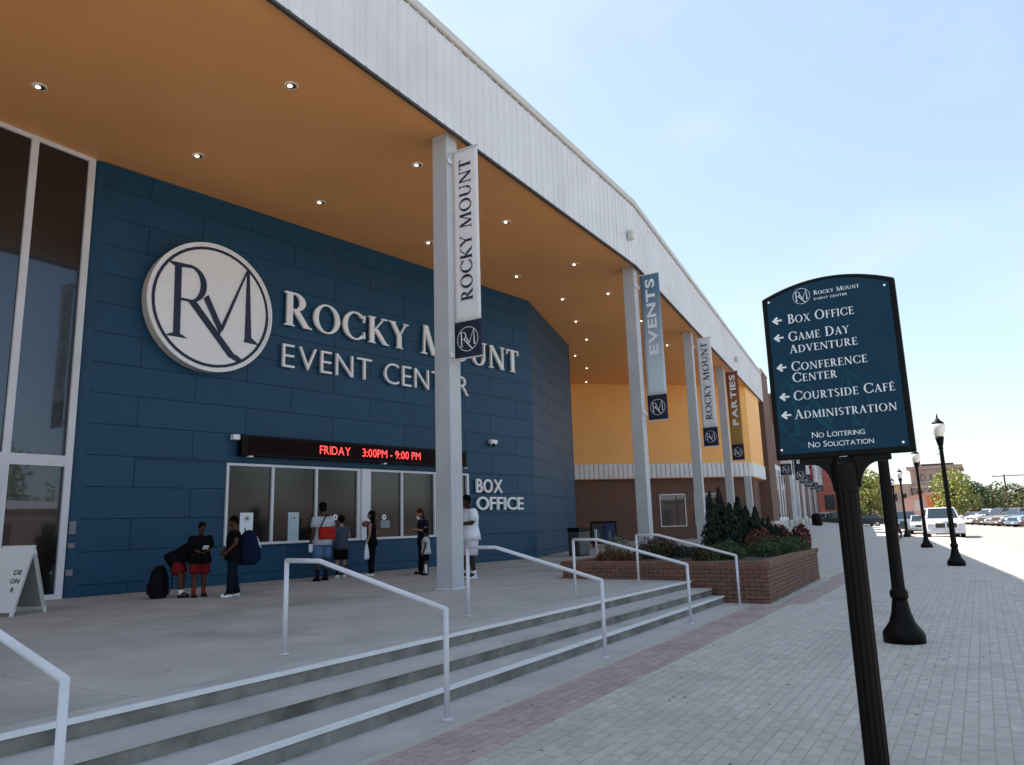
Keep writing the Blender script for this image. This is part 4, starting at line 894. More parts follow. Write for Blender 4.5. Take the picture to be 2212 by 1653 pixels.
# ---------------------------------------------------------------- people
SKIN = {'brown': pm('skin_brown', (.075, .030, .016), .65, .06, spec=.25), 'dark': pm('skin_dark', (.035, .015, .009), .6, .06, spec=.25), 'tan': pm('skin_tan', (.30, .155, .095), .55, .06)}
M_hair = pm('hair_black', (.003, .0025, .002), .85, .3, 30, spec=.08); M_hairb = pm('hair_brown', (.035, .015, .007), .75, .3, 30, spec=.15)
def cloth(n, c): return pm('cloth_'+n, c, .9, .12, 9, .3, 30, spec=.1)
def person(label, loc, rz, h, skin, J={}, shirt=None, sleeve=.55, bottom=None, blen=.5, pants=False, skirt=False, shoes=None, sock=None, sockh=.5, hair='short', hairm=None, bulk=1.0, group='people in front of the box office', headpitch=0):
    bulk *= 1.07; e = empty('person', loc, rz); tag(e, label, 'person', group)
    P = dict(pel=(0, 0, .53), chest=(.005, 0, .72), neck=(-.005, 0, .835), head=(.01, 0, .93), shL=(0, .105, .805), elL=(-.01, .135, .635), wrL=(.045, .13, .49), shR=(0, -.105, .805), elR=(-.01, -.135, .635), wrR=(.045, -.13, .49),
             hipL=(0, .052, .50), knL=(.012, .064, .275), anL=(-.015, .075, .045), hipR=(0, -.052, .50), knR=(.012, -.064, .275), anR=(.02, -.075, .045))
    P.update(J); P = {k: Vector(v)*h for k, v in P.items()}
    # one continuous body from a skinned skeleton
    names = list(P); me = bpy.data.meshes.new('body'); 
    edges = [('pel', 'chest'), ('chest', 'neck'), ('neck', 'head'), ('chest', 'shL'), ('shL', 'elL'), ('elL', 'wrL'), ('chest', 'shR'), ('shR', 'elR'), ('elR', 'wrR'), ('pel', 'hipL'), ('hipL', 'knL'), ('knL', 'anL'), ('pel', 'hipR'), ('hipR', 'knR'), ('knR', 'anR')]
    rad = dict(pel=(.062, .075), chest=(.062, .085), neck=(.03, .03), head=(.04, .036), shL=(.032, .032), shR=(.032, .032), elL=(.022, .022), elR=(.022, .022), wrL=(.014, .017), wrR=(.014, .017), hipL=(.047, .047), hipR=(.047, .047), knL=(.031, .031), knR=(.031, .031), anL=(.020, .020), anR=(.020, .020))
    vs = [P[n] for n in names]; ed = [(names.index(a), names.index(b_)) for a, b_ in edges]
    for s in 'LR': vs.append(P['an'+s]+Vector((.075, 0, -.02))*h); ed.append((names.index('an'+s), len(vs)-1)); rad['toe'+s] = (.018, .022)
    names2 = names+['toeL', 'toeR']
    me.from_pydata(vs, ed, []); o = bpy.data.objects.new('tmp', me); COL.objects.link(o)
    sk = o.modifiers.new('skin', 'SKIN'); sk.branch_smoothing = .6
    for i, n in enumerate(names2): o.data.skin_vertices[0].data[i].radius = tuple(r*h*(bulk if n not in ('head', 'neck') else 1) for r in rad[n]); o.data.skin_vertices[0].data[i].use_root = (n == 'pel')
    sb = o.modifiers.new('sub', 'SUBSURF'); sb.levels = 2; sb.render_levels = 2
    dg = bpy.context.evaluated_depsgraph_get(); bm_me = bpy.data.meshes.new_from_object(o.evaluated_get(dg)); bpy.data.objects.remove(o)
    mb = MB(); mb.sm = True; mb.add([v.co for v in bm_me.vertices], [tuple(p.vertices) for p in bm_me.polygons])
    # head, face, ears and hands are joined into the same body mesh
    hc = P['head']; k = h*.076
    Hm = Matrix.Translation(hc) @ Matrix.Rotation(R(headpitch), 4, 'Y')
    def hb(c, r, sg=12, rg=8): n0 = len(mb.v); mb.ball((0, 0, 0), tuple(q*k for q in r), sg, rg); mb.v[n0:] = [tuple(Hm @ (Vector(v)+Vector(c)*k)) for v in mb.v[n0:]]
    hb((0, 0, .08), (.74, .58, .95), 16, 12); hb((.12, 0, -.35), (.6, .45, .55)); hb((.78, 0, -.08), (.16, .10, .2), 8, 6); hb((-.02, .6, -.05), (.12, .06, .2), 8, 6); hb((-.02, -.6, -.05), (.12, .06, .2), 8, 6); hb((.68, 0, -.45), (.10, .22, .07), 8, 6)
    for s in 'LR':
        wv = P['wr'+s]; d = (wv-P['el'+s]).normalized(); side = Vector((1, 0, 0)); side = (side-d*side.dot(d)).normalized(); nrm = d.cross(side)
        pc = wv+d*.026*h; mb.tube([wv-d*.005*h, pc, wv+d*.052*h], [(.013*h, .010*h), (.021*h, .010*h), (.020*h, .009*h)], 8)
        for f in range(4):
            o0 = wv+d*.05*h+side*(f-1.5)*.010*h; ln = (.036, .042, .040, .031)[f]*h; o1 = o0+d*ln*.55+nrm*.002*h; o2 = o1+d*ln*.38-nrm*.010*h*(1 if s == 'L' else -1)
            mb.tube([o0, o1, o2], [.0052*h, .0048*h, .0038*h], 6)
        t0 = wv+d*.018*h+side*.018*h; mb.tube([t0, t0+d*.02*h+side*.012*h, t0+d*.038*h+side*.012*h], [.007*h, .006*h, .0045*h], 6)
    mb.build('body', SKIN[skin], e)
    ey = MB(); ey.sm = True
    for s in (.24, -.24): c = Hm @ (Vector((.66, s, .05))*k); ey.ball(tuple(c), .11*k, 8, 6)
    ey.build('eyes', pm('eye_dark', (.02, .015, .012), .3), e)
    hm = hairm or M_hair; hr = MB(); hr.sm = True
    def hh(c, r): n0 = len(hr.v); hr.ball((0, 0, 0), tuple(q*k for q in r), 14, 10); hr.v[n0:] = [tuple(Hm @ (Vector(v)+Vector(c)*k)) for v in hr.v[n0:]]
    hh((-.12, 0, .38), (.78, .68, .74)); hh((-.3, 0, .05), (.55, .62, .7))
    if hair == 'long':
        hh((-.42, 0, -.5), (.42, .62, .9)); hh((-.45, 0, -1.3), (.34, .55, .9)); hh((-.2, .45, -.5), (.35, .2, .9)); hh((-.2, -.45, -.5), (.35, .2, .9))
    if hair == 'puffy': hh((-.1, 0, .5), (.85, .82, .75))
    hr.build('hair', hm, e)
    B = bulk
    if shirt:
        mb = MB(); mb.sm = True
        up = (P['neck']-P['pel']); q = lambda t: P['pel'].lerp(P['chest'], t/.6) if t < .6 else P['chest'].lerp(P['neck'], (t-.6)/.4)
        mb.tube([q(-.24), q(0), q(.25), q(.5), q(.72), q(.88), q(.97)], [(.097*h*B, .116*h*B), (.091*h*B, .108*h*B), (.076*h*B, .096*h*B), (.078*h*B, .108*h*B), (.074*h*B, .122*h*B), (.055*h*B, .10*h*B), (.036*h, .045*h)], 20)
        for s in 'LR':
            if sleeve > 0:
                a, c, w_ = P['sh'+s], P['el'+s], P['wr'+s]
                if sleeve <= 1: pts = [a.lerp(c, -.12), a.lerp(c, .1), a.lerp(c, sleeve)]; rr = [.030*h*B, .045*h*B, .041*h*B]
                else: pts = [a.lerp(c, -.12), a.lerp(c, .1), c, c.lerp(w_, sleeve-1)]; rr = [.030*h*B, .044*h*B, .034*h*B, .026*h*B]
                mb.tube(pts, rr, 14)
        mb.build('shirt', shirt, e)
    if bottom:
        mb = MB(); mb.sm = True
        mb.tube([P['pel']+Vector((0, 0, .055))*h, P['pel'], P['pel']-Vector((0, 0, .055))*h, P['pel']-Vector((0, 0, .075))*h], [(.070*h*B, .092*h*B), (.080*h*B, .102*h*B), (.080*h*B, .104*h*B), (.06*h*B, .08*h*B)], 20)
        for s in 'LR':
            a, c, w_ = P['hip'+s], P['kn'+s], P['an'+s]
            if pants: pts = [a+Vector((0, 0, .02))*h, a.lerp(c, .3), c, c.lerp(w_, .6), w_-Vector((0, 0, .01))*h]; rr = [.058*h*B, .058*h*B, .042*h*B, .037*h*B, .036*h*B]
            else:
                end = a.lerp(c, min(blen, 1)) if blen <= 1 else c.lerp(w_, blen-1); pts = [a+Vector((0, 0, .02))*h, a.lerp(c, .3), a.lerp(c, .65), end]; rr = [.058*h*B, .061*h*B, .058*h*B, .057*h*B]
                if blen <= .65: pts = [pts[0], pts[1], end]; rr = [.058*h*B, .061*h*B, .06*h*B]
            mb.tube(pts, rr, 14)
        mb.build('trousers' if pants else 'shorts', bottom, e)
    for s in 'LR':
        a, c = P['an'+s], P['kn'+s]
        mb = MB(); mb.sm = True
        mb.tube([a+Vector((-.028, 0, -.022))*h, a+Vector((-.01, 0, -.018))*h, a+Vector((.035, 0, -.024))*h, a+Vector((.085, 0, -.030))*h, a+Vector((.102, 0, -.034))*h], [(.018*h, .020*h), (.028*h, .026*h), (.022*h, .028*h), (.015*h, .026*h), (.008*h, .014*h)], 12)
        mb.box(a.x-.038*h, a.y-.027*h, .001, a.x+.10*h, a.y+.027*h, .012*h); mb.build('shoe', shoes or M_black, e)
        if sock: mb = MB(); mb.sm = True; mb.tube([a-Vector((0, 0, .01))*h, a.lerp(c, sockh*.6), a.lerp(c, sockh)], [.025*h, .030*h, .032*h], 12); mb.build('sock', sock, e)
    return e, P
def worldP(e, v): return Matrix.Translation(e.location) @ Matrix.Rotation(e.rotation_euler.z, 4, 'Z') @ Vector(v)
def backpack(label, loc, rz, s, mat, stripe=None, lean=0):
    e = empty('backpack', loc, rz); tag(e, label, 'backpack'); e.rotation_euler = (0, lean, rz)
    b = MB(); b.sm = True; b.lathe([(.02, 0), (.15, .01), (.19, .06), (.195, .2), (.18, .36), (.14, .46), (.07, .52), (.01, .53)], 18); b.v = [(x*.75*s, y*1.0*s, z*s) for x, y, z in b.v]; b.build('pack_body', mat, e)
    b = MB(); b.sm = True; b.lathe([(.02, .06), (.11, .07), (.13, .12), (.12, .24), (.05, .28)], 14); b.v = [(x*.6*s-.11*s, y*s, z*s) for x, y, z in b.v]; b.build('front_pocket', mat, e)
    for sy in (-.09, .09): b = MB(); b.tube([(.10*s, sy*s, .46*s), (.17*s, sy*s, .40*s), (.18*s, sy*s, .2*s), (.12*s, sy*s, .05*s)], [(.006, .022)]*4, 8); b.build('strap', M_blackr, e)
    b = MB(); b.tube([(.06*s, -.03*s, .50*s), (.06*s, 0, .56*s), (.06*s, .03*s, .50*s)], .009, 6); b.build('top_handle', M_blackr, e)
    if stripe:
        b = MB(); b.tube([(-.125*s, -.07*s, .43*s), (-.165*s, -.045*s, .34*s), (-.185*s, -.02*s, .26*s)], .010*s, 6); b.build('reflective_stripe', stripe, e)
    return e
FZ = .40
c_blk = cloth('black', (.004, .004, .005)); c_navy = cloth('navy', (.008, .011, .028)); c_grey = cloth('slate', (.055, .065, .09)); c_lt = cloth('light_grey_stripe', (.42, .43, .50)); c_jean = cloth('blue_denim', (.075, .15, .27)); c_djean = cloth('dark_denim', (.006, .009, .017))
c_red = cloth('red_shorts', (.15, .010, .014)); c_redbag = cloth('red_nylon', (.34, .020, .015)); c_white = cloth('white_cotton', (.74, .76, .82)); c_wshort = cloth('white_shorts', (.66, .63, .68)); c_shirtw = cloth('pale_shirt', (.45, .47, .52)); c_sockw = cloth('white_sock', (.75, .76, .8)); c_sockr = cloth('red_sock', (.35, .03, .03)); c_shoew = cloth('white_shoe', (.7, .72, .76))
WALLF = math.atan2(.989, .145)
# man with red bag, back to the street
m1, P1 = person('man in light grey shirt and blue denim shorts seen from behind at the ticket window', (13.31, 13.60, FZ), WALLF-.05, 1.84, 'brown', J=dict(wrL=(.05, .15, .475), elL=(-.02, .155, .63), elR=(-.02, -.15, .64), wrR=(.11, -.14, .56)), shirt=c_lt, sleeve=.7, bottom=c_jean, blen=.95, shoes=M_blackr, sock=c_navy, sockh=.45, bulk=1.08)
bg_ = empty('shoulder_bag', worldP(m1, (-.17, -.01, 1.12)), WALLF-.05); tag(bg_, 'red shoulder bag slung across the back of the man in grey', 'bag')
b = MB(); b.box(-.07, -.21, -.15, .07, .21, .15); bev(b.build('bag_body', c_redbag, bg_), .035, 3)
b = MB(); b.box(-.085, -.19, .02, -.071, .19, .14); bev(b.build('flap', c_redbag, bg_), .006)
b = MB(); b.tube([(.02, .19, .10), (-.03, .10, .32), (.03, .0, .42), (.12, -.10, .44), (.2, -.15, .35)], [(.005, .02)]*5, 6); b.build('strap', c_navy, bg_)
e = empty('paper_sheet', worldP(m1, (.10, .29, .80)), WALLF); tag(e, 'white folded paper in the left hand of the man with the red bag', 'paper'); b = MB(); b.box(-.05, -.06, -.09, -.045, .05, .07); b.box(-.045, -.05, -.12, -.03, .03, .02); b.build('sheet', M_paper, e)
m2, P2 = person('girl in slate grey top and black shorts beside the man with the red bag', (14.35, 14.0, FZ), WALLF-.1, 1.52, 'tan', J=dict(elL=(.0, .155, .66), wrL=(.11, .10, .60), elR=(.0, -.16, .66), wrR=(.11, -.10, .60)), shirt=c_grey, sleeve=.35, bottom=c_blk, blen=.92, shoes=c_shoew, sock=c_blk, sockh=.75, hair='puffy', bulk=1.15)
m3, P3 = person('woman in black with long black hair holding a white plastic bag', (15.0, 13.55, FZ), WALLF+.55, 1.64, 'tan', J=dict(elL=(-.01, .13, .64), wrL=(.03, .155, .50), elR=(-.03, -.13, .65), wrR=(.06, -.12, .60)), shirt=c_blk, sleeve=0, bottom=c_blk, pants=True, shoes=c_shoew, hair='long', bulk=.88)
e = empty('plastic_bag', worldP(m3, (.05, .25, .50)), WALLF+.55); tag(e, 'white plastic shopping bag hanging from the hand of the woman in black', 'bag'); b = MB(); b.sm = True; b.tube([(0, 0, .34), (0, 0, .26), (0, 0, .12), (0, 0, -.04), (0, 0, -.08)], [(.012, .015), (.03, .07), (.05, .115), (.06, .13), (.04, .11)], 14); b.build('bag_body', pm('white_plastic', (.62, .68, .80), .4, .08, 20), e); b = MB(); b.tube([(0, -.02, .33), (0, -.02, .40), (0, .02, .40), (0, .02, .33)], .006, 6); b.build('handle', MATS['white_plastic'], e)
m4, P4 = person('woman with brown hair and navy top half hidden behind the nearest column', (15.75, 12.45, FZ), R(150), 1.66, 'tan', J=dict(elR=(.02, -.13, .66), wrR=(.14, -.08, .66), elL=(.02, .13, .66), wrL=(.15, .06, .68), head=(.05, 0, .925)), shirt=c_navy, sleeve=.6, bottom=c_djean, pants=True, hair='long', hairm=M_hairb, headpitch=18)
m5, P5 = person('small child in pale shirt, black shorts and white knee socks beside the nearest column', (15.35, 12.05, FZ), R(120), 1.14, 'brown', shirt=c_shirtw, sleeve=.6, bottom=c_blk, blen=.8, shoes=M_blackr, sock=c_sockw, sockh=.85, hair='puffy', bulk=1.1)
m6, P6 = person('large man all in white standing right of the nearest column', (14.69, 10.24, FZ), R(150), 1.9, 'dark', J=dict(elL=(.03, .15, .655), wrL=(.14, .10, .655), elR=(.03, -.15, .655), wrR=(.14, -.10, .655), head=(.045, 0, .925)), shirt=c_white, sleeve=.85, bottom=c_wshort, blen=1.02, shoes=c_shoew, sock=c_sockw, sockh=.2, bulk=1.28)
m7, P7 = person('boy in black shirt and red shorts looking down at something in his hands', (9.52, 13.02, FZ), R(-105), 1.40, 'brown', J=dict(elL=(.02, .13, .64), wrL=(.12, .05, .62), elR=(.02, -.135, .64), wrR=(.12, -.04, .60), head=(.03, 0, .93)), shirt=c_blk, sleeve=.95, bottom=c_red, blen=.85, shoes=M_blackr, sock=c_sockr, sockh=.5, headpitch=15, bulk=1.3, group='boys waiting by the blue wall')
m8, P8 = person('boy bending over behind the other boy, back to the blue wall', (9.34, 13.30, FZ), R(-50), 1.45, 'brown', J=dict(pel=(-.08, 0, .50), chest=(.10, 0, .62), neck=(.20, 0, .66), head=(.28, 0, .67), shL=(.15, .10, .645), shR=(.15, -.10, .645), elL=(.18, .12, .49), wrL=(.16, .08, .37), elR=(.18, -.12, .49), wrR=(.16, -.08, .37), hipL=(-.08, .05, .475), hipR=(-.08, -.05, .475), knL=(.0, .06, .27), knR=(.0, -.06, .27)), shirt=c_blk, sleeve=.6, bottom=c_red, blen=.8, shoes=c_navy, sock=c_sockw, sockh=.25, headpitch=60, bulk=1.3, group='boys waiting by the blue wall')
m9, P9 = person('boy in dark clothes with a big navy backpack, facing left', (9.80, 12.38, FZ), R(152), 1.50, 'brown', J=dict(elL=(-.0, .13, .66), wrL=(.10, .10, .56), elR=(-.0, -.13, .66), wrR=(.10, -.08, .57), knL=(.03, .06, .275), anL=(.05, .065, .045), knR=(-.01, -.06, .275), anR=(-.07, -.065, .045)), shirt=c_blk, sleeve=.5, bottom=c_djean, pants=True, shoes=c_shoew, headpitch=20, bulk=1.15, group='boys waiting by the blue wall')
backpack('large navy backpack worn by the boy facing left', worldP(m9, (-.27, 0, .56)), R(152), 1.28, cloth('navy_nylon', (.006, .009, .034)), pm('reflective', (.55, .6, .75), .4))
backpack('black backpack lying on the plaza against the blue wall', (9.08, 13.62, FZ), R(-60), 1.15, M_blackr, None)
e = empty('phone', worldP(m7, (.24, .005, .92)), R(-105)); tag(e, 'small pale phone in the hands of the boy in red shorts', 'phone'); b = MB(); b.box(-.035, -.05, -.008, .06, .05, .008, Matrix.Rotation(R(-40), 4, 'Y')); b.build('case', M_paper, e)

# ---------------------------------------------------------------- cars
def paint(n, c, **k): return pm('paint_'+n, c, .22, .03, 2, coat=.6, **k)
M_tyre = pm('tyre', (.012, .012, .012), .85); M_rim = pm('rim', (.35, .35, .36), .3, metal=.7); M_head = pm('headlight', (.55, .58, .60), .15, coat=.5); M_tail = pm('taillight', (.25, .01, .01), .3); M_plate = pm('plate', (.55, .56, .58), .5)
_wm = {}
def car(label, loc, rz, kind, mat, cat='car', group=None, sc=1.0):
    L, W, H, hood, belt, cab = {'suv': (4.95, 1.98, 1.82, 1.12, 1.16, (.55, -.98, .98, -.92)), 'sedan': (4.7, 1.8, 1.45, .92, .98, (.58, -.80, .72, -.62)), 'van': (5.0, 1.95, 1.85, 1.05, 1.12, (.72, -.98, .80, -.94)), 'hatch': (4.1, 1.72, 1.52, .95, 1.0, (.55, -.95, .75, -.85))}[kind]
    hl = L/2; e = empty('parked_car', loc, rz); tag(e, label, cat, group)
    prof = [(-hl+.05, .35), (-hl, .55), (-hl+.03, belt-.12), (-hl+.12, belt), (hl*cab[0]*.55, belt), (hl*.72, hood-.02), (hl-.12, hood-.16), (hl, hood-.34), (hl, .45), (hl-.08, .28), (-hl+.2, .28)]
    M = Matrix(((1, 0, 0, 0), (0, 0, -1, 0), (0, 1, 0, 0), (0, 0, 0, 1)))
    b = MB(); b.prism(prof, -W/2, W/2, M); bev(b.build('body', mat, e), .07, 3, 25)
    xf0, xr0 = hl*cab[0]*.62, hl*cab[1]; xf1, xr1 = xf0-.62*(H-belt)/.62*(1.0 if kind != 'sedan' else 1.25), hl*cab[3]
    wb, wt, zb, zt = W/2-.06, W/2-.24, belt-.04, H
    V = [(xr0, -wb, zb), (xf0, -wb, zb), (xf0, wb, zb), (xr0, wb, zb), (xr1, -wt, zt), (xf1, -wt, zt), (xf1, wt, zt), (xr1, wt, zt)]
    b = MB(); b.add(V, [(0, 3, 2, 1), (4, 5, 6, 7), (0, 1, 5, 4), (1, 2, 6, 5), (2, 3, 7, 6), (3, 0, 4, 7)]); bev(b.build('roof', mat, e), .06, 3, 20)
    V = [Vector(v) for v in V]
    def panel(name, q, m, a=.08, b2=.10, off=.012, parent=e):
        c = sum(q, Vector())/4; u = (q[1]-q[0]+q[2]-q[3])/2; v = (q[3]-q[0]+q[2]-q[1])/2; n = u.cross(v).normalized()
        P = []
        for (s, t) in ((a, b2), (1-a, b2), (1-a, 1-b2), (a, 1-b2)): P.append((q[0]*(1-s)+q[1]*s)*(1-t)+(q[3]*(1-s)+q[2]*s)*t+n*off)
        mb = MB(); mb.add(P+[p-n*(off+.02) for p in P], [(0, 1, 2, 3), (0, 4, 5, 1), (1, 5, 6, 2), (2, 6, 7, 3), (3, 7, 4, 0)]); return mb.build(name, m, parent)
    panel('windshield', [V[1], V[2], V[6], V[5]], M_carglass, .05, .08); panel('rear_window', [V[3], V[0], V[4], V[7]], M_carglass, .1, .15)
    for q in ([V[0], V[1], V[5], V[4]], [V[2], V[3], V[7], V[6]]):
        mid = lambda p, r, t: p*(1-t)+r*t
        fr = q[0].x < q[1].x
        for t0, t1 in ((.06, .34), (.36, .63), (.65, .90)) if kind != 'sedan' else ((.10, .5), (.53, .90)):
            qq = [mid(q[0], q[1], t0), mid(q[0], q[1], t1), mid(q[3], q[2], t1), mid(q[3], q[2], t0)]; panel('side_window', qq, M_carglass, .02, .14)
    for x in (hl*.62, -hl*.60):
        for s in (-1, 1):
            w_ = MB(); w_.sm = False; y0 = s*(W/2-.20); y1 = s*(W/2+.015); w_.tube([(x, y0, .34), (x, y1, .34)], .34, 20); w_ = w_.build('wheel', M_tyre, e)
            q = MB(); q.tube([(x, y1-s*.004, .34), (x, y1+s*.012, .34)], .21, 14); q.build('rim', M_rim, w_)
    for s in (-1, 1):
        b = MB(); b.box(hl-.20, s*W*.40-.17, hood-.42, hl+.015, s*W*.40+.14, hood-.24); bev(b.build('headlight', M_head, e), .03)
        b = MB(); b.box(-hl-.012, s*W*.42-.1, belt-.4, -hl+.1, s*W*.42+.1, belt-.15); b.build('taillight', M_tail, e)
        b = MB(); b.box(xf0-.15, s*(W/2+.02)-.1, belt, xf0+.02, s*(W/2+.02)+.1, belt+.15); bev(b.build('mirror', mat, e), .03)
    gz0, gz1 = hood-.50, hood-.22
    for s in (-1, 1): b = MB(); b.box(hl-.05, s*.30-.255, gz0, hl+.012, s*.30+.255, gz1); bev(b.build('grille', M_trim, e), .02)
    b = MB(); b.box(hl-.1, -W/2+.05, .30, hl+.06, W/2-.05, .52); bev(b.build('bumper', mat, e), .04)
    b = MB(); b.box(hl-.06, -W*.3, .24, hl+.03, W*.3, .298); b.build('lower_intake', M_trim, e)
    b = MB(); b.box(hl+.0601, -.15, .36, hl+.07, .15, .47); b.build('plate', M_plate, e)
    if kind == 'suv':
        for s in (-1, 1): b = MB(); b.tube([(xf1-.1, s*(wt-.06), H+.05), (xr1+.1, s*(wt-.06), H+.05)], .02, 6); b.build('roof_rail', M_black, e)
    e.scale = (sc, sc, sc); return e
RDZ = -.125; HD = math.atan2(.118, 1)+math.pi
car('white SUV with split black grille parked at the kerb facing the camera', (58.6, 2.35, RDZ), HD, 'suv', paint('white', (.66, .67, .70)), 'suv', 'cars parked along the near kerb', 1.08)
car('silver sedan parked behind the white SUV', (71.0, 4.35, RDZ), HD, 'sedan', paint('silver', (.42, .44, .47)), 'car', 'cars parked along the near kerb')
car('dark blue green SUV parked behind the silver sedan', (81.0, 6.2, RDZ), HD, 'suv', paint('teal', (.03, .06, .08)), 'suv', 'cars parked along the near kerb')
car('pale grey hatchback last in the near row', (91.0, 7.8, RDZ), HD, 'hatch', paint('palegrey', (.5, .5, .5)), 'car', 'cars parked along the near kerb')
pk = [('sedan', (.015, .02, .06), 'dark blue sedan nearest in the parked row across the street'), ('hatch', (.06, .01, .03), 'maroon hatchback, second in the row across the street'), ('suv', (.12, .18, .26), 'blue grey SUV, third in the row across the street'), ('sedan', (.02, .02, .022), 'black sedan, fourth in the row across the street'),
      ('suv', (.16, .13, .11), 'brown grey SUV, fifth in the row across the street'), ('sedan', (.14, .16, .18), 'silver sedan between the brown grey SUV and the brown van'), ('van', (.10, .075, .06), 'brown van, seventh in the row across the street'), ('sedan', (.03, .035, .04), 'charcoal sedan beside the white SUV across the street'),
      ('suv', (.72, .73, .74), 'white SUV in the row across the street'), ('sedan', (.2, .22, .25), 'light silver sedan left of the white one across the street'), ('hatch', (.45, .03, .05), 'bright red hatchback in the row across the street'), ('sedan', (.2, .2, .2), 'grey sedan at the far end of the row across the street')]
for i, (k_, c, l) in enumerate(pk):
    x = 82.5+i*3.15; y = -5.6+i*.62; car(l, (x, y, RDZ), R(128), k_, paint('row%d' % i, c), 'suv' if k_ == 'suv' else ('van' if k_ == 'van' else 'car'), 'cars parked across the street')
car('black sedan parked side on under the yellow tree', (104.5, 12.6, RDZ+.12), R(95), 'sedan', paint('black', (.01, .01, .012)), 'car', 'dark cars under the yellow tree')
car('black SUV parked side on under the yellow tree', (107, 16.8, RDZ+.12), R(95), 'suv', paint('black', (.01, .01, .012)), 'suv', 'dark cars under the yellow tree')
car('white van in front of the red brick building', (112.5, 19.6, .0), R(92), 'van', paint('white', (.66, .67, .70)), 'van')

# ---------------------------------------------------------------- trees, pole, far buildings
def tree(label, x, y, h, r, mat, n=2600, size=.42, z0=.28, group=None, blobs=9, zg=0):
    e = empty('street_tree', (x, y, zg)); tag(e, label, 'tree', group); rs = random.Random(int(x*10+y*3))
    b = MB(); b.sm = True; b.tube([(0, 0, -.3), (.05, .03, h*.3), (0, .05, h*.6), (.05, 0, h*.85)], [h*.03, h*.022, h*.014, h*.005], 9); b.build('trunk', M_bark, e)
    lm = MB(); lv = MB()
    for k in range(blobs):
        a = k*2.4; t = (k+.5)/blobs; zz = h*(z0+(1-z0)*t*.88); rr = r*(math.sin(math.pi*min(.95, .22+t*.75))**.8)
        px, py = math.cos(a)*rr*.55, math.sin(a)*rr*.55
        lm.tube([(0, 0, zz*.75), (px*.8, py*.8, zz)], [h*.01, h*.004], 6)
        s = r*rs.uniform(.38, .58); leaves(lv, (px, py, zz), (s*1.15, s*1.15, s*.8), n//blobs, size, rs, asp=1.8)
    lm.build('limbs', M_bark, e); lv.build('crown', mat, e); return e
tree('yellow green tree seen under the directory sign bracket', 106, 12.0, 6.9, 2.5, M_leafy, 4200, .34, .22)
tree('yellow green tree behind the second and third lamps, right of the tan building', 122, 3.1, 7.1, 3.0, M_leafy, 4200, .36, .2)
tree('darker green tree just right of the tall yellow green one', 128, .9, 5.9, 2.5, M_leafg, 3000, .36, .15)
tree('small round green tree left of the far woodland', 134, -1.2, 4.9, 2.2, M_leafo, 2600, .36, .1)
e = MB(); rs = random.Random(5)
for i in range(46):
    x = 142+rs.random()*22; y = -3-i*.72+rs.uniform(-1, 1); hgt = rs.uniform(4.2, 6.6)+(.8 if i > 8 else 0); leaves(e, (x, y, hgt*.5), (2.3, 2.2, hgt*.52), 620, .5, rs, asp=1.7)
tag(e.build('woodland', M_leafo), 'dense olive green trees behind the parked cars across the street', 'trees', kind='stuff')
e = MB(); rs = random.Random(9)
for i in range(26):
    leaves(e, (112+rs.random()*30, 26+i*1.2, 3), (2.5, 2.2, 3), 120, .6, rs)
up = empty('utility_pole', (139, -3.6, -.2)); tag(up, 'wooden utility pole with long crossarm above the far trees', 'utility pole')
b = MB(); b.tube([(0, 0, 0), (0, 0, 7.1)], [.15, .10], 8); b.build('pole', M_bark, up); b = MB(); b.box(-.06, -6.2, 6.8, .06, 1.6, 6.92); b.build('crossarm', M_bark, up)
for y in (-5.5, -3.4, -1.2, 1.3): b = MB(); b.tube([(0, y, 6.95), (0, y, 7.2)], .07, 6); b.build('insulator', M_lime, up)
# tan building
tb = empty('tan_brick_building'); tag(tb, 'tall tan brick building with faded painted lettering and red chimney far away', 'building')
boxo('wall', M_tanb, 200, 3.2, -.3, 222, 13.2, 11.3, tb); boxo('cornice', M_tanb, 199.4, 2.5, 11.3, 222, 13.9, 12.0, tb); boxo('parapet', M_trim, 200.5, 4.2, 12.0, 222, 10.8, 12.5, tb); boxo('chimney', M_redb, 199.8, 10.9, 12.0, 201.4, 12.1, 13.9, tb); boxo('belt_course', M_lime, 199.7, 2.9, 7.1, 200, 13.4, 7.4, tb)
TMx = frameM((199.95, 0, 0), (0, -1, 0), (-1, 0, 0)); lettering('D & B R', TMx, -11.2, -5.2, 8.6, 10.2, .0, .02, pm('faded_paint', (.12, .09, .09), .9, .3, 3), tb, serif=False, name='painted_letter')
for i in range(4): y = 4.2+i*2.3; f = boxo('window', M_trim, 199.93, y, 4.6, 199.99, y+1.1, 6.4, tb); boxo('pane', M_glass, 199.90, y+.1, 4.7, 199.929, y+1.0, 6.3, f)
lb2 = empty('low_brick_block'); tag(lb2, 'long low brown brick block left of the tan building', 'building')
boxo('wall', M_tanb, 196, 13.4, -.3, 215, 22, 7.4, lb2); boxo('parapet', M_pinkb, 195.8, 13.4, 7.4, 215, 22.1, 8.0, lb2)
for i in range(4): y = 14.2+i*2; f = boxo('window', M_trim, 195.93, y, 4.2, 195.99, y+1, 5.8, lb2); boxo('pane', M_glass, 195.90, y+.1, 4.3, 195.929, y+.9, 5.7, f)
mu = empty('mural_building'); tag(mu, 'low pinkish building with orange and white mural behind the white SUV', 'building')
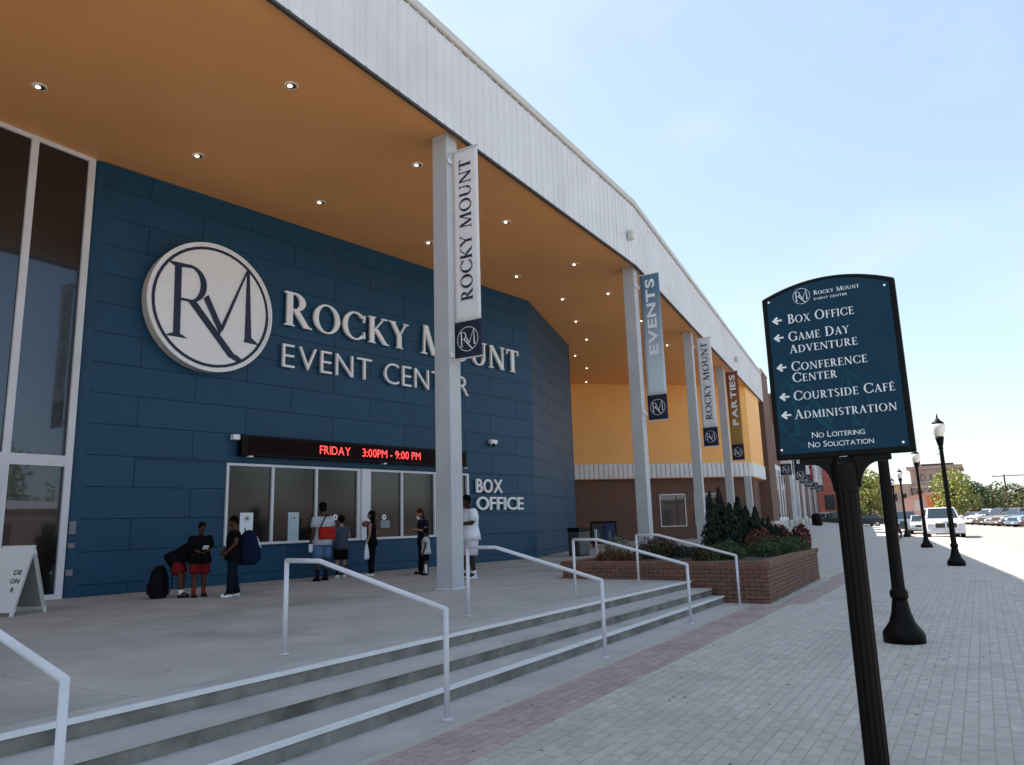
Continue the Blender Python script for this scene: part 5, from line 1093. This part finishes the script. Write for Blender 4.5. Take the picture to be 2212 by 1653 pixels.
b = MB(); pts = [(2.5, -.3), (12.5, -.3), (12.5, 4.2), (11, 4.7), (8.5, 5.2), (6, 5.5), (3.5, 5.5), (2.5, 5.4)]; b.prism(pts, 165, 175, Matrix(((0, 0, 1, 0), (1, 0, 0, 0), (0, 1, 0, 0), (0, 0, 0, 1)))); b.build('wall', M_pinkb, mu)
for (y0, z0, y1, z1, m) in ((9.2, 1.8, 10.8, 3.9, M_lime), (6.2, 2.2, 8.6, 4.6, pm('mural_orange', (.55, .16, .06), .8)), (3.2, 2.5, 5.2, 4.8, M_lime)): boxo('mural_patch', m, 164.93, y0, z0, 164.99, y1, z1, mu)
e = empty('traffic_signal', (118, 0, 0)); tag(e, 'mast with two small yellow traffic signals over the far crossing', 'traffic signal')
e.location = (150, 0, -.1); b = MB(); b.tube([(0, 15.2, 0), (0, 15.2, 6.4)], .12, 8); b.tube([(0, 15.2, 6.3), (0, 7.8, 6.5)], [.09, .05], 8); b.build('mast', M_trim, e)
for y in (12.4, 8.6): b = MB(); b.box(-.18, y-.2, 5.5, .18, y+.2, 6.5); b.build('signal_head', pm('signal_yellow', (.5, .33, .04), .5), e)
# the far side of the street, seen mirrored in the glass front
ob = empty('shop_across_street'); tag(ob, 'low brown shop with pale roof edge across the street, mirrored in the glass doors', 'building')
boxo('wall', pm('shop_brick', (.14, .09, .07), .9), 12, -58, -.3, 62, -46, 4.4, ob); boxo('roof_edge', M_lime, 11.5, -58.5, 4.4, 62.5, -45.5, 5.1, ob); 
for i in range(8): x = 15+i*6; f = boxo('window', M_trim, x, -46.0, .6, x+3.4, -45.93, 3.1, ob); boxo('pane', M_glass, x+.15, -45.93, .75, x+3.25, -45.90, 2.95, f)
for i, (x, y, l) in enumerate(((20, -66, 'tall green tree behind the left end of the shop across the street'), (31, -64, 'broad green tree behind the middle of the shop across the street'), (43, -67, 'big green tree behind the right half of the shop across the street'), (56, -65, 'green tree behind the right end of the shop across the street'))): tree(l, x, y, 12+i % 2, 6, M_leafo, 1500, .9, .15, 'trees behind the shop across the street')
